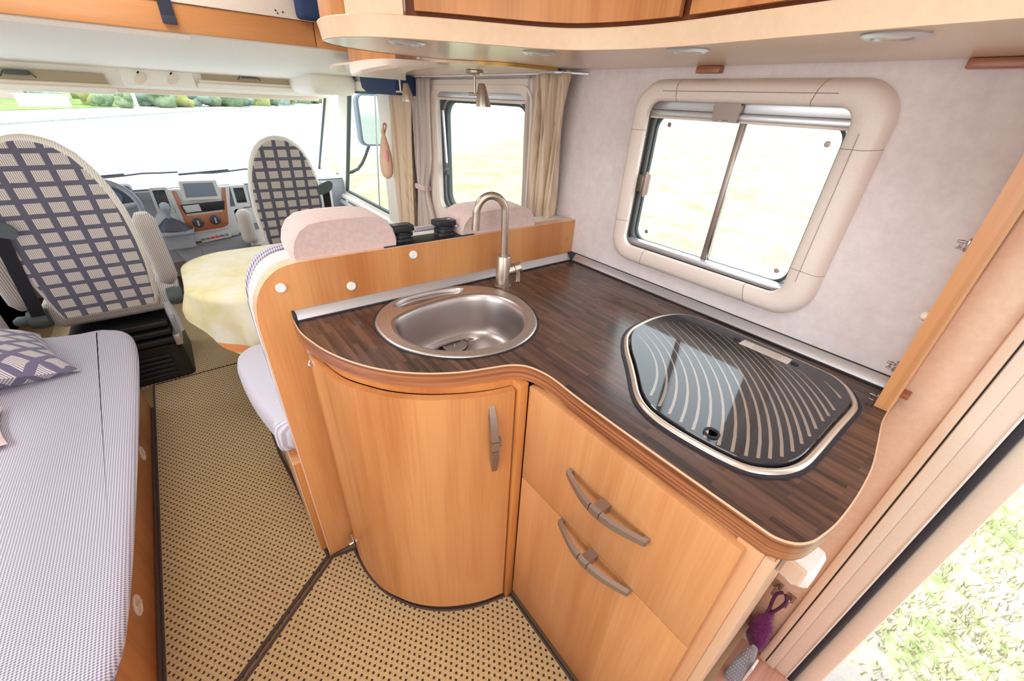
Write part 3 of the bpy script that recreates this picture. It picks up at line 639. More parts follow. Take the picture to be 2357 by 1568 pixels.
# --- tap
t = thing('tap', 'tall brushed nickel swan-neck tap with side lever behind the sink', 'tap')
tx, ty = 0.706, 0.921
bm = bmesh.new(); lathe(bm, [(0.0, 0), (0.0265, 0), (0.0265, .004), (0.0225, .006), (0.0225, .093), (0.0205, .097), (0.0, .097)], (tx, ty, 0.9008), n=32); fin('base', bm, NICKEL, t, smooth=35)
sp = [(tx, ty, .995), (tx, ty, 1.05), (tx-.001, ty, 1.105)]
R_ = 0.047
for k in range(1, 13):
    a = PI*k/12*1.02; sp.append((tx-(R_-R_*math.cos(a))*.86, ty+(R_-R_*math.cos(a))*.28, 1.120+R_*1.05*math.sin(a)))
e = sp[-1]; sp.append((e[0]-.002, e[1]+.0, e[2]-.025))
bm = bmesh.new(); tube(bm, spline(sp, 3), 0.0108, 18); fin('spout', bm, NICKEL, t, smooth=50)
q = Vector(sp[-1]); bm = bmesh.new(); tube(bm, [q, q+Vector((-.001, 0, -.014))], 0.0112, 18); fin('aerator', bm, NICKEL, t, smooth=50)
ld = Vector((0.86, -0.42, 0.28)).normalized(); c0 = Vector((tx, ty, .945))
bm = bmesh.new(); tube(bm, [c0+ld*.010, c0+ld*.036], 0.0165, 24); fin('cartridge', bm, NICKEL, t, smooth=50)
bm = bmesh.new(); tube(bm, [c0+ld*.0375, c0+ld*.056], 0.0170, 24); lv = fin('lever_cap', bm, NICKEL, t, smooth=50)
bm = bmesh.new(); p = c0+ld*.048; tube(bm, [p, p+Vector((-.030, -.038, -.030))], [.0055, .0065], 12); fin('lever', bm, NICKEL, lv, smooth=50)

# --- hob with glass lid
t = thing('hob', 'gas hob under a dark striped glass lid with steel frame', 'hob')
HO = resample(sp2([(0.747, 0.491), (0.776, 0.508), (0.823, 0.522), (0.903, 0.526), (0.964, 0.514), (1.010, 0.487), (1.031, 0.443), (1.036, 0.364), (1.033, 0.282), (1.031, 0.209), (1.028, 0.155), (1.022, 0.115), (0.997, 0.080), (0.964, 0.058), (0.940, 0.048), (0.915, 0.0445), (0.827, 0.045), (0.717, 0.045), (0.677, 0.047), (0.646, 0.054), (0.618, 0.067), (0.593, 0.087), (0.576, 0.111), (0.566, 0.147), (0.560, 0.189), (0.557, 0.234), (0.560, 0.278), (0.572, 0.313), (0.595, 0.345), (0.632, 0.381), (0.668, 0.417), (0.705, 0.456)], 4), 110)
bm = bmesh.new(); ring(bm, HO, inset(HO, .008), .9006, .9035); fin('rubber_seal', bm, SEAL, t, smooth=40)
bm = bmesh.new(); i1, i2, i3, i4 = inset(HO, .006), inset(HO, .009), inset(HO, .015), inset(HO, .019)
loft(bm, [[Vector((a, b, z)) for a, b in P] for P, z in ((i1, .902), (i2, .909), (i3, .910), (i4, .905), (i4, .902))]); fin('frame', bm, plain('champagne_steel', (214, 198, 184), .28, .6), t, smooth=180)
g0 = inset(HO, .021); g1 = inset(HO, .0225)
bm = bmesh.new(); loft(bm, [[Vector((a, b, .903)) for a, b in g0], [Vector((a, b, .912)) for a, b in g0], [Vector((a, b, .9135)) for a, b in g1]], True, (True, True)); lid = fin('glass_lid', bm, HOBGLASS, t, smooth=30)
# pale stripes printed on the glass, each its own thin fillet
top_ = [(0.790,0.478),(0.815,0.482),(0.838,0.482),(0.860,0.481),(0.882,0.478),(0.902,0.473),(0.922,0.466),(0.938,0.456),(0.950,0.441),(0.961,0.420),(0.969,0.396),(0.974,0.370),(0.972,0.343),(0.968,0.315),(0.966,0.288),(0.965,0.260),(0.964,0.233),(0.964,0.206),(0.964,0.178),(0.962,0.126)]
bot_ = [(0.608,0.309),(0.594,0.280),(0.590,0.256),(0.588,0.231),(0.588,0.207),(0.588,0.184),(0.590,0.161),(0.594,0.140),(0.604,0.122),(0.616,0.108),(0.631,0.096),(0.652,0.086),(0.680,0.080),(0.713,0.078),(0.745,0.077),(0.777,0.078),(0.812,0.078),(0.838,0.077),(0.867,0.077),(0.922,0.083)]
for k, (a, b_) in enumerate(zip(top_, bot_)):
    bm = bmesh.new(); L = []
    A = Vector(a); B = Vector(b_); dd = (B-A); nr = Vector((-dd.y, dd.x)).normalized(); bul = dd.length*max(.03, .11-.007*max(0, k-9))
    for i in range(13):
        s = i/12; p = A.lerp(B, s)-nr*bul*4*s*(1-s)*-1; wd = .0008+.0022*s
        L.append([Vector((p.x+nr.x*wd, p.y+nr.y*wd, .9137)), Vector((p.x-nr.x*wd, p.y-nr.y*wd, .9137))])
    loft(bm, L, closed=False); fin('stripe', bm, HOBSTRIPE, lid)
bm = bmesh.new(); lathe(bm, [(.0135, 0), (.0135, .003), (.0105, .0035), (.0095, .0), (.001, -.0002)], (.607, .183, .9135), n=24); fin('lift_grommet', bm, SEAL, t, smooth=40)
for y in (.322, .190):
    bm = bmesh.new(); lathe(bm, [(.006, 0), (.0055, .003), (.001, .004)], (.981, y, .9135), n=14, sc=(.7, 1.4)); fin('lid_hinge', bm, SEAL, t, smooth=40)
# notice sticker
bm = bmesh.new(); prism(bm, [(0.963, 0.309), (0.994, 0.309), (0.996, 0.201), (0.965, 0.199)], .9138, .9142)
stk = fin('notice_label', bm, plain('label_paper', (226, 214, 206), .5), t)
bm = bmesh.new(); rr = random.Random(9)
for j in range(8):
    x = .968+j*.0033; y = .283
    while y > .222:
        w_ = rr.uniform(.002, .006); prism(bm, [(x, y), (x+.0010, y), (x+.0010, y-w_), (x, y-w_)], .9142, .91425); y -= w_+.0012
for j in range(3):
    x = .974+j*.008; prism(bm, [(x, .304), (x+.001, .304), (x+.001, .290), (x, .290)], .9142, .91425)
prism(bm, [(.983, .216), (.984, .216), (.984, .204), (.983, .204)], .9142, .91425)
o = fin('printed_lines', bm, plain('print_grey', (120, 110, 112), .6), stk)

# ================================================================== DIVIDER BOARD
t = thing('divider_board', 'light-wood divider board with rounded top corner behind the sink', 'partition')
out = [(0.0565, 0.0), (0.0565, 0.90), (0.060, 0.945), (0.075, 0.985), (0.098, 1.012), (0.130, 1.032), (0.170, 1.040), (1.084, 1.040), (1.084, 0.0)]
out = [(0.0565, 0.0), (0.0565, 0.88)]+sp2([(0.0565, 0.90), (0.062, 0.945), (0.076, 0.982), (0.098, 1.011), (0.130, 1.032), (0.172, 1.040)], 4, False)+[(1.084, 1.040), (1.084, 0.0)]
bm = bmesh.new(); prism(bm, out, 1.0030, 1.0355, 'Y'); bd = fin('board', bm, WOOD, t)
o2 = out[1:-1]; bm = bmesh.new(); rings = []
for i, (a, b) in enumerate([out[0]]+o2): rings.append([Vector((a, 1.0025, b)), Vector((a-.0025 if i < 10 else a, 1.0025, b+.0015)), Vector((a-.0025 if i < 10 else a, 1.036, b+.0015)), Vector((a, 1.036, b))])
loft(bm, rings, True, (True, True)); fin('edge_band', bm, WOOD_EDGE2, t, smooth=40)
for (x, z) in ((0.123, 0.986), (0.283, 0.957), (0.4625, 1.0125)):
    bm = bmesh.new(); lathe(bm, [(.0115, 0), (.0115, .004), (.010, .0055), (.0075, .006), (.007, .005), (.0005, .0052)], (x, 1.003, z), (0, -1, 0), 24); fin('white_button', bm, WHITE, t, smooth=40)
bm = bmesh.new(); lathe(bm, [(.0105, 0), (.0105, .0012), (.0005, .0015)], (1.052, 1.003, .975), (0, -1, 0), 24); fin('wood_cap', bm, WOOD_DR, t, smooth=40)

# ================================================================== DINETTE
t = thing('dinette_bench', 'two-seat dinette bench with pink-beige headrests behind the divider board', 'bench')
box('base', (0.036, 1.08, 1.037, 1.59, 0.0, 0.42), WOOD_OR, t, bev=0.002)
box('base_edge', (0.034, 0.036, 1.036, 1.59, 0.0, 0.42), WOOD_EDGE2, t, bev=0)
# seat cushion with a bulging end
sc_ = sp2([(0.06, 1.09), (0.020, 1.16), (-0.004, 1.28), (-0.018, 1.42), (-0.020, 1.55), (0.010, 1.62), (0.10, 1.65), (0.5, 1.66), (1.0, 1.66), (1.075, 1.62), (1.075, 1.2), (1.0, 1.085), (0.5, 1.08)], 5)
bm = bmesh.new(); n_ = len(sc_)
loft(bm, [[Vector((a, b, z)) for a, b in inset(sc_, d_)] for d_, z in ((.014, .418), (.005, .428), (0, .45), (0, .50), (.006, .522), (.016, .532))], True, (True, True)); fin('seat_cushion', bm, RIB_L, t, smooth=60)
# backrest (grey, follows the board)
bo = [(0.058, 0.50)]+[(0.058, 0.80)]+sp2([(0.058, 0.90), (0.065, 0.950), (0.082, 0.988), (0.106, 1.018), (0.150, 1.038), (0.22, 1.040)], 3, False)+[(1.075, 1.036), (1.075, 0.50)]
bm = bmesh.new(); loft(bm, [[Vector((a, y, b)) for a, b in inset(bo, d_)] for d_, y in ((.010, 1.0365), (-.002, 1.045), (-.002, 1.11), (.02, 1.15))], True, (True, True)); fin('backrest', bm, PALE_FAB, t, smooth=50)
bm = bmesh.new(); loft(bm, [[Vector((a, y, b)) for a, b in inset(bo, d_)] for d_, y in ((.006, 1.148), (-.002, 1.155), (.0, 1.175), (.03, 1.195))], True, (True, True)); fin('back_cushion', bm, SOFA, t, smooth=50)
def headrest(x0, x1, zt):
    bm = bmesh.new(); rings = []
    n = 24; xm = (x0+x1)/2; hw = (x1-x0)/2
    for y, k, dz in ((1.012, .80, -.006), (1.010, .93, 0), (1.016, 1.0, 0), (1.05, 1.02, .0), (1.10, .98, .004), (1.145, .93, .0), (1.165, .85, -.014), (1.170, .7, -.03)):
        prof = [(-1, 0), (-1.02, .25), (-.96, .55), (-.84, .80), (-.66, .95), (-.4, 1.0), (0, 1.01), (.4, 1.0), (.66, .95), (.84, .80), (.96, .55), (1.02, .25), (1, 0)]
        zz = 1.036; H_ = zt-zz+dz
        rings.append([Vector((xm+p*hw*(0.5+0.5*k), y, zz+h*H_*(.55+.45*k))) for p, h in prof])
    loft(bm, rings, True, (True, True)); return fin('headrest', bm, HEADR, t, smooth=60)
headrest(0.166, 0.422, 1.130); headrest(0.625, 0.905, 1.108)
box('belt_plate', (0.385, 0.665, 1.004, 1.070, 1.0405, 1.0435), DARK, t, bev=.001, label='black metal plate on the bench back')
for (x, lb) in ((0.452, 'black seat belt buckles stacked beside the left headrest'), (0.585, 'black seat belt buckles stacked nearer the right headrest')):
    b_ = thing('seat_belt_buckle', lb, 'buckle'); y = 1.045
    bm = bmesh.new()
    for k, (s, z0, z1) in enumerate(((1, 1.0437, 1.052), (.8, 1.052, 1.057), (1.05, 1.057, 1.065), (.85, 1.065, 1.070))):
        P = rrect(x-.028*s, x+.028*s, y-.022*s, y+.022*s, .014*s, 4); P = [((a-x)*math.cos(.2*k)-(b-y)*math.sin(.2*k)+x, (a-x)*math.sin(.2*k)+(b-y)*math.cos(.2*k)+y) for a, b in P]; prism(bm, P, z0, z1, bev=.002)
    fin('folded_strap', bm, DARK, b_, smooth=40)
    bm = bmesh.new(); prism(bm, rrect(x-.033, x+.031, y-.022, y+.022, .006), 1.072, 1.086, bev=.003, bev_both=True); fin('buckle_head', bm, DARK, b_, smooth=40)
    box('slot_frame', (x-.024, x+.020, y-.010, y+.006, 1.0862, 1.0875), plain('dark_gloss', (60, 60, 66), .15), b_, bev=.0005)
    bm = bmesh.new(); tube(bm, spline([(x+.030, y-.018, 1.068), (x+.040, y-.006, 1.069), (x+.040, y+.012, 1.070), (x+.028, y+.02, 1.070)], 4), .0022, 8); fin('metal_loop', bm, CHROME, b_, smooth=True)

# table and cloth
t = thing('dinette_table', 'dinette table hidden under the yellow tablecloth', 'table')
bm = bmesh.new(); prism(bm, rrect(-0.075, 0.92, 1.78, 2.36, .16, 6), .665, .690, bev=.004); fin('tabletop', bm, WOOD, t)
bm = bmesh.new(); tube(bm, [(.45, 2.05, -.001), (.45, 2.05, .665)], .035, 14); fin('leg', bm, ALU, t, smooth=True)
bm = bmesh.new(); n_ = 120; base_ = resample(rrect(-0.095, 0.93, 1.76, 2.38, .20, 8), n_)
rings = []; 
for lv_ in range(11):
    s = lv_/10; rg = []
    for i, (a, b) in enumerate(base_):
        th = i/n_*2*PI; ph = 17*th; ca, cb = .42, 2.07
        drop = (.16+.07*math.sin(3*th+.6)+ (.20 if (a < .22 and b < 1.95) else .0)*min(1, (1.95-b)*6) * min(1, (.22-a)*7 if a < .22 else 0))
        d_ = Vector((a-ca, b-cb)).normalized(); o_ = .004+(.030*math.sin(ph*.5)+.012*math.sin(ph*1.3+1))*min(1, s*1.5)*.8
        rg.append(Vector((a+d_.x*o_+0.0, b+d_.y*o_, .696-.006*(s > 0)*1-drop*s)))
    rings.append(rg)
inn = [[Vector((.42+(a-.42)*k, 2.07+(b-2.07)*k, .6965)) for a, b in base_] for k in (.1, .6, .95)]
loft(bm, inn+rings, True, (True, False)); o = fin('tablecloth', bm, CLOTH, smooth=180); tag(o, 'yellow and white cloth with an orange band over the table', 'tablecloth')

# ================================================================== SIDE BENCH (left)
t = thing('side_bench', 'long grey woven bench seat with wooden base on the left', 'bench')
box('base_panel', (-0.438, -0.420, 0.20, 2.27, 0.0, 0.40), WOOD_OR, t, bev=0.002)
box('base_end', (-1.0, -0.42, 2.262, 2.28, 0.0, 0.36), WOOD_OR, t, bev=0.002)
box('kick_binding', (-0.420, -0.411, 0.20, 2.275, -.003, 0.012), BIND, t, bev=.002)
sc2 = sp2([(-1.0, 2.26), (-0.52, 2.30), (-0.42, 2.28), (-0.355, 2.20), (-0.325, 2.02), (-0.318, 1.7), (-0.322, 1.2), (-0.330, .85), (-0.345, 0.70), (-0.39, .62), (-0.50, .59), (-1.0, .58)], 6)
bm = bmesh.new(); loft(bm, [[Vector((a, b, z)) for a, b in inset(sc2, d_)] for d_, z in ((.080, .31), (.058, .345), (.036, .38), (.016, .41), (.004, .43), (0, .443), (.006, .452), (.020, .4565), (.040, .458))], True, (True, True)); fin('seat_cushion', bm, SOFA, t, smooth=60)
bm = bmesh.new(); pts = [(a, b, .412) for a, b in inset(sc2, .0135) if a > -.50]; tube(bm, pts, .0012, 5); fin('seam', bm, plain('seam_grey', (120, 116, 134), .9), t)
for (y, z, r_) in ((1.789, .112, .030), (1.067, .142, .030)):
    bm = bmesh.new(); lathe(bm, [(r_, 0), (r_, .003), (r_*.9, .005), (r_*.72, .004), (r_*.68, .001), (.001, .001)], (-.420, y, z), (1, 0, 0), 24); rg = fin('finger_ring', bm, CREAM, t, smooth=40)
    bm = bmesh.new(); tube(bm, [(-.416, y-.016, z+.010), (-.414, y+.016, z-.010)], .003, 8); fin('grip_bar', bm, CREAM, rg, smooth=True)
# pillow
def pillow(name, c, sx_, sy_, th, rz, tilt, mat, label, cat):
    bm = bmesh.new(); n = 16; V = {}
    Rm = Matrix.Rotation(rz, 4, 'Z') @ Matrix.Rotation(tilt, 4, 'Y')
    for sgn in (1, -1):
        for i in range(n+1):
            for j in range(n+1):
                u, v = i/n*2-1, j/n*2-1; edge_ = (1-abs(u)**2.6)*(1-abs(v)**2.6)
                if sgn < 0 and (i in (0, n) or j in (0, n)): V[(sgn, i, j)] = V[(1, i, j)]; continue
                pinch = 1-.10*(1-abs(u))*0-.08*(v*v)*(1-u*u); 
                p = Vector((u*sx_*(1-.10*(1-v*v)*0)*(1-.07*(1-abs(v)**2)*abs(u)), v*sy_*(1-.07*(1-abs(u)**2)*abs(v)), sgn*th*max(0, edge_)**.55*(1+.25*noise.noise(Vector((u*2, v*2, 1))))))
                V[(sgn, i, j)] = bm.verts.new(Vector(c)+(Rm @ p))
    for sgn in (1, -1):
        for i in range(n):
            for j in range(n):
                q = [V[(sgn, i, j)], V[(sgn, i+1, j)], V[(sgn, i+1, j+1)], V[(sgn, i, j+1)]]
                try: bm.faces.new(q if sgn > 0 else q[::-1])
                except ValueError: pass
    o = fin(name, bm, mat, smooth=60); tag(o, label, cat); return o
def m_pillow():
    m = N('pillow_fabric', .9, sheen=.2); v = m.co((1, 1, 1), rot=(0, 0, .5)); x = m.xyz(v); P = .062
    def cell(c): return m.math('ABSOLUTE', m.math('SUBTRACT', m.math('FRACT', m.math('DIVIDE', c, P)), 0.5))
    a = m.math('LESS_THAN', cell(x[0]), .34); b = m.math('LESS_THAN', cell(x[1]), .34); st = m.math('MULTIPLY_ADD', m.math('SINE', m.math('MULTIPLY', x[1], 2*PI/.006)), .5, .5)
    c = m.ramp(st, (.2, (140, 132, 150)), (.7, (226, 218, 216))); pl = m.mix(m.math('MULTIPLY', a, b), (112, 104, 132), c)
    far = m.math('GREATER_THAN', m.math('ADD', x[0], m.math('MULTIPLY', x[1], 0.0)), .40); m.color(m.mix(far, pl, c)); return m.m
pillow('scatter_pillow', (-.78, 2.05, .545), .25, .23, .075, .35, .32, m_pillow(), 'plaid scatter pillow leaning on the grey side bench', 'pillow')
pillow('seat_pad', (-.78, 1.62, .478), .16, .12, .022, .2, 0, HEADR, 'pink-beige cushion corner at the left edge of the side bench', 'cushion')

# ================================================================== CAB SEATS
def cab_seat(nm, ox, oy, oz, yaw, label, flip=1, h=.76):
    """local: backrest reaches up from (0,0,0), its back faces -y"""
    t = thing(nm, label, 'seat')
    lean = 0.16
    half = [(0.0, .170), (.05, .182), (.12, .190), (.22, .202), (.34, .206), (.45, .200), (.54, .184), (.62, .158), (.68, .126), (.72, .084), (.740, .042)]
    OL = [(w_, z*h/.745) for z, w_ in half]; OL = OL+[(0, h)]+[(-a, b) for a, b in OL[::-1]]
    OL = resample(OL+[(-.1, 0), (.1, 0)], 72)
    def pt(a, y, b): return Vector((a, y-(b*lean), b))
    # plaid back panel
    bm = bmesh.new(); loft(bm, [[pt(a, y, b) for a, b in inset(OL, d_)] for d_, y in ((.040, .004), (.020, .001), (.013, .010))], True, (True, True)); bk = fin('back_panel', bm, PLAID, t, smooth=50)
    # padded shell
    bm = bmesh.new(); loft(bm, [[pt(a, y, b) for a, b in inset(OL, d_)] for d_, y in ((.024, .006), (.008, .010), (0, .028), (-.004, .06), (.004, .095), (.03, .115), (.07, .10))], True, (True, True)); sh = fin('backrest', bm, PALE_FAB, t, smooth=60)
    # seat
    st = cushion('seat_cushion', (-.25, .25, .06, .50, -.06, .06), RIB, t, r=.05, div=6)
    # armrests, folded up
    for s in (1, -1):
        bm = bmesh.new(); rings = []; far = (flip > 0 and s < 0)
        for k in range(12):
            u = k/11; ww = .046*(1 if 0 < k < 11 else .6); dd = .044*(1 if 0 < k < 11 else .6)
            z = .05+(.22 if far else .37)*u; c = Vector((s*(.262 if flip > 0 else (.235 if s > 0 else .285)), .20-lean*z-(.0 if s > 0 or flip > 0 else .06), z))
            rings.append([c+Vector((math.cos(2*PI*a/16)*dd, math.sin(2*PI*a/16)*ww*1.25, 0)) for a in range(16)])
        loft(bm, rings, True, (True, True)); fin('armrest', bm, RIB, t, smooth=60)
    # recliner pivots
    for s in (1, -1):
        bm = bmesh.new(); lathe(bm, [(.0, -.03), (.042, -.03), (.046, .0), (.040, .03), (0, .034)], (s*.245, .05, .02), (s, 0, 0), 20); lathe(bm, [(.022, .03), (.024, .06), (.012, .075)], (s*.25, .05, .02), (s, 0, 0), 14)
        fin('recliner_knob', bm, DKGREY, t, smooth=50)
    # belt guide and strap on the outer side
    s = flip; bm = bmesh.new(); P = rrect(-.052, .052, -.034, .034, .033, 8)
    rings = [[Vector((s*(.215 if flip > 0 else .175)+p*.95, -.115+y_, .44*h/.745+q*.95+p*.35*s)) for p, q in P] for y_ in (-.006, .006, .012)]; rings[2] = [r_.lerp(Vector((s*(.215 if flip > 0 else .175), -.103, .44*h/.745)), .15) for r_ in rings[2]]
    loft(bm, rings, True, (True, True)); fin('belt_guide', bm, DKGREY, t, smooth=50)
    bm = bmesh.new(); a0 = Vector((s*(.222 if flip > 0 else .185), -.085, .42*h/.745)); a1 = Vector((s*.232, .0, .05)); loft(bm, [[q+Vector((-.022, 0, 0)), q+Vector((.022, 0, 0)), q+Vector((.022, .003, 0)), q+Vector((-.022, .003, 0))] for q in (a0, a1)], True, (True, True)); fin('belt_strap', bm, DARK, t)
    t.matrix_world = Matrix.Translation((ox, oy, oz)) @ Matrix.Rotation(yaw, 4, 'Z')
    return t
def pedestal(par, z0):
    """in the seat's local frame, reaching down by z0"""
    bm = bmesh.new(); z = -z0
    loft(bm, [[Vector((a, b, zz)) for a, b in rrect(x0, x1, y0, y1, .03, 3)] for x0, x1, y0, y1, zz in ((-.20, .20, .02, .46, z+.001), (-.19, .19, .03, .45, z+.20), (-.16, .16, .05, .43, z+.22))], True, (True, True)); pd = fin('pedestal', bm, DARK, par, smooth=30)
    for k in range(5): box('rib', (-.15, .13, .012, .026, z+.03+k*.027, z+.045+k*.027), plain('rib_black', (38, 38, 44), .35), pd, bev=.003)
    for k, zz in enumerate((z+.225, z+.27, z+.315)):
        box('slide_rail', (-.20, .17, -.01+.01*k, .42, zz, zz+.030), DARK, par, bev=.006)
    bm = bmesh.new(); bx(bm, .17, .20, .0, .12, z+.20, z+.26, .004); bx(bm, .195, .205, .01, .20, z+.22, z+.36, .004); fin('slide_bracket', bm, ALU, par, smooth=30)
    bm = bmesh.new(); tube(bm, [(.20, .06, -.01), (.20, .07, z+.25)], .022, 10); fin('side_strut', bm, DASHL, par, smooth=True)
ds = cab_seat('driver_seat', -0.418, 2.50, 0.435, 0.0, 'plaid-backed driver seat on black swivel pedestal, nearest left', flip=-1, h=.77); pedestal(ds, .435)
ps = cab_seat('passenger_seat', 0.535, 3.03, 0.435, -0.05, 'smaller plaid-backed passenger seat behind the yellow table', flip=1, h=.72); pedestal(ps, .435)

# ================================================================== DASHBOARD
t = thing('dashboard', 'grey vehicle dashboard with centre console below the windscreen', 'dashboard')
prof = [(3.62, .30), (3.60, .62), (3.575, .74), (3.585, .785), (3.64, .805), (4.10, .790), (4.28, .76), (4.28, .30)]
bm = bmesh.new(); prism(bm, prof, -1.05, 1.07, 'X'); fin('body', bm, DASH, t)
bm = bmesh.new(); prism(bm, [(3.60, .800), (3.66, .812), (4.12, .798), (4.22, .78), (4.22, .77), (3.62, .79)], -1.05, 1.07, 'X'); fin('top_pad', bm, DASHTOP, t, smooth=30)
# centre console (tapers)
def face(y, pts, dy, name, mat, par, bev=.004):
    bm = bmesh.new(); prism(bm, pts, y, y-dy, 'Y', bev); return fin(name, bm, mat, par, smooth=35)
face(3.60, [(-.20, .60), (-.16, .66), (.33, .66), (.31, .52), (.24, .455), (-.02, .44), (-.14, .52)], .05, 'console_shelf', DASHL, t, .01)
face(3.60, [(-.16, .42), (.44, .455), (.36, .10), (-.02, .08)], .03, 'lower_console', DASH, t, .012)
box('lid', (.00, .30, 3.566, 3.572, .22, .40), DASH, t, bev=.004)
cs = face(3.575, [(-.075, .80), (.275, .80), (.225, .560), (.19, .512), (-.03, .500), (-.06, .56)], .035, 'centre_stack', DASHL, t, .006)
face(3.541, [(-.050, .79), (-.028, .79), (-.012, .585), (-.012, .53), (-.036, .55)], .006, 'burl_upright', BURL, cs, .002)
face(3.541, [(.228, .79), (.250, .79), (.205, .55), (.188, .53), (.186, .60)], .006, 'burl_upright', BURL, cs, .002)
face(3.541, [(-.036, .625), (.206, .635), (.198, .560), (.176, .528), (-.010, .515), (-.030, .535)], .008, 'burl_trim', BURL, cs, .003)
for x in (.032, .134):
    bm = bmesh.new(); lathe(bm, [(0, 0), (.033, 0), (.033, .006), (.026, .010), (.022, .018), (0, .018)], (x, 3.533, .577 if x < .1 else .585), (0, -1, 0), 24); kn = fin('climate_knob', bm, plain('knob_dark', (66, 72, 84), .4), cs, smooth=40)
    box('knob_grip', (x-.004, x+.004, 3.508, 3.516, (.577 if x < .1 else .585)-.018, (.577 if x < .1 else .585)+.018), plain('knob_mark', (190, 196, 206), .4), kn, bev=.002)
rd = face(3.541, [(-.02, .640), (-.032, .70), (.222, .706), (.206, .648)], .010, 'radio', DARK, cs, .003)
face(3.531, [(-.014, .648), (-.022, .694), (.07, .698), (.075, .652)], .005, 'radio_faceplate', DASHL, rd, .003)
# switch row
sw = face(3.55, [(.015, .515-.05), (.20, .525-.045), (.20, .497-.045), (.015, .485-.05)], .012, 'switch_row', DASHL, t, .003)
for k in range(6):
    x = .028+k*.029; zc = .451+.0022*k*1.4; box('switch', (x-.012, x+.012, 3.533, 3.540, zc-.0, zc+.014), plain('switch_red', (230, 60, 70), .4) if k in (2, 3) else plain('switch_grey', (120, 126, 138), .5), sw, bev=.002)
# air vents
def vent(x, z, w_=.085, h_=.14, par=t):
    bm = bmesh.new(); P0 = rrect(x-w_/2, x+w_/2, z-h_/2, z+h_/2, .012); P1 = rrect(x-w_/2+.016, x+w_/2-.016, z-h_/2+.03, z+h_/2-.016, .004)
    ring(bm, P0, P1, 3.60, 3.545, 'Y'); v = fin('air_vent', bm, DASHL, par, smooth=30)
    box('vent_void', (x-w_/2+.014, x+w_/2-.014, 3.585, 3.59, z-h_/2+.028, z+h_/2-.014), DARK, v, bev=0)
    for k in range(6):
        q = x-w_/2+.021+k*(w_-.042)/5; box('vent_slat', (q-.0015, q+.0015, 3.553, 3.58, z-h_/2+.03, z+h_/2-.016), DKGREY, v, bev=0)
vent(-.115, .735, .095, .16); vent(.325, .725, .095, .15); vent(.47, .725, .06, .13)
bm = bmesh.new(); prism(bm, rrect(.26, .40, .53, .64, .02), 3.55, 3.60, 'Y', .004); fin('cup_recess', bm, DASHL, t, smooth=35)
# monitor on the dashboard
t2 = thing('dash_screen', 'small silver-framed screen standing above the radio', 'screen')
bm = bmesh.new(); P = [(-.008, .732), (.210, .728), (.205, .848), (.003, .852)]; prism(bm, P, 3.500, 3.530, 'Y', .004); fin('housing', bm, plain('screen_bezel', (206, 210, 206), .3), t2, smooth=35)
bm = bmesh.new(); prism(bm, [(.014, .750), (.188, .747), (.185, .835), (.020, .838)], 3.4985, 3.4995, 'Y'); fin('display', bm, SCREEN, t2)
box('stand', (.05, .15, 3.53, 3.60, .735, .80), DASHL, t2, bev=.004)
# gear lever
t2 = thing('gear_lever', 'gear lever with grey knob and dark leather gaiter', 'lever')
bm = bmesh.new(); rings = []
for k in range(8):
    s = k/7; c = Vector((-.105+.012*(1-s)-.01*s, 3.52-.02*s, .550+.085*s)); hw = .085*(1-s)**.8+.012
    rings.append([c+Vector((hw*math.cos(a*PI/8)*(1+.12*(a % 2)*(1-s)), hw*.7*math.sin(a*PI/8)*(1+.12*(a % 2)*(1-s)), -.02*math.cos(a*PI/8)*(1-s))) for a in range(16)])
loft(bm, rings, True, (True, True)); fin('gaiter', bm, plain('gaiter_leather', (70, 74, 88), .5), t2, smooth=60)
bm = bmesh.new(); prism(bm, rrect(-.20, .00, 3.45, 3.60, .06), .528, .546, bev=.006); fin('shelf', bm, DASH, t2, smooth=35)
bm = bmesh.new(); bx(bm, -.18, -.02, 3.49, 3.6, .42, .529, .01); fin('support', bm, DASH, t2)
bm = bmesh.new(); lathe(bm, [(0, 0), (.012, 0), (.013, .045), (.022, .06), (.029, .082), (.026, .104), (.012, .116), (0, .118)], (-.113, 3.50, .615), (0, 0, 1), 20); fin('knob', bm, plain('knob_grey', (150, 162, 176), .35), t2, smooth=60)
# steering wheel
t2 = thing('steering_wheel', 'grey steering wheel half hidden by the driver seat', 'steering wheel')
wc = Vector((-.40, 3.20, .76)); wn_ = Vector((0, -.80, .60)).normalized(); wu = Vector((1, 0, 0)); wv = wn_.cross(wu)
bm = bmesh.new(); L = [wc+wu*.19*math.cos(2*PI*k/40)+wv*.19*math.sin(2*PI*k/40) for k in range(41)]; tube(bm, L, .015, 10, caps=False); fin('rim', bm, plain('wheel_grey', (128, 134, 148), .5), t2, smooth=True)
bm = bmesh.new(); tube(bm, [wc-wn_*.03, wc+wn_*.02], [.075, .06], 20); fin('hub', bm, DASH, t2, smooth=40)
for a in (10, 170, 270):
    aa = math.radians(a); bm = bmesh.new(); d_ = wu*math.cos(aa)+wv*math.sin(aa); tube(bm, [wc+d_*.05, wc+d_*.185], [.02, .012], 8); fin('spoke', bm, DASH, t2, smooth=True)
bm = bmesh.new(); tube(bm, [wc, wc-wn_*.50], .03, 10); fin('column', bm, DASH, t2, smooth=True)
t2 = thing('instrument_cluster', 'dark instrument cluster behind the steering wheel', 'gauges')
bm = bmesh.new(); bx(bm, -.56, -.24, 3.48, 3.60, .72, .845, .02, 3); fin('hood', bm, plain('cluster_dark', (70, 78, 94), .5), t2, smooth=40)
for x in (-.46, -.34):
    bm = bmesh.new(); lathe(bm, [(.045, 0), (.045, .006), (.038, .006), (.036, .001), (0, .001)], (x, 3.48, .785), (0, -1, 0), 24); fin('gauge', bm, plain('gauge_blue', (96, 112, 138), .3), t2, smooth=40)

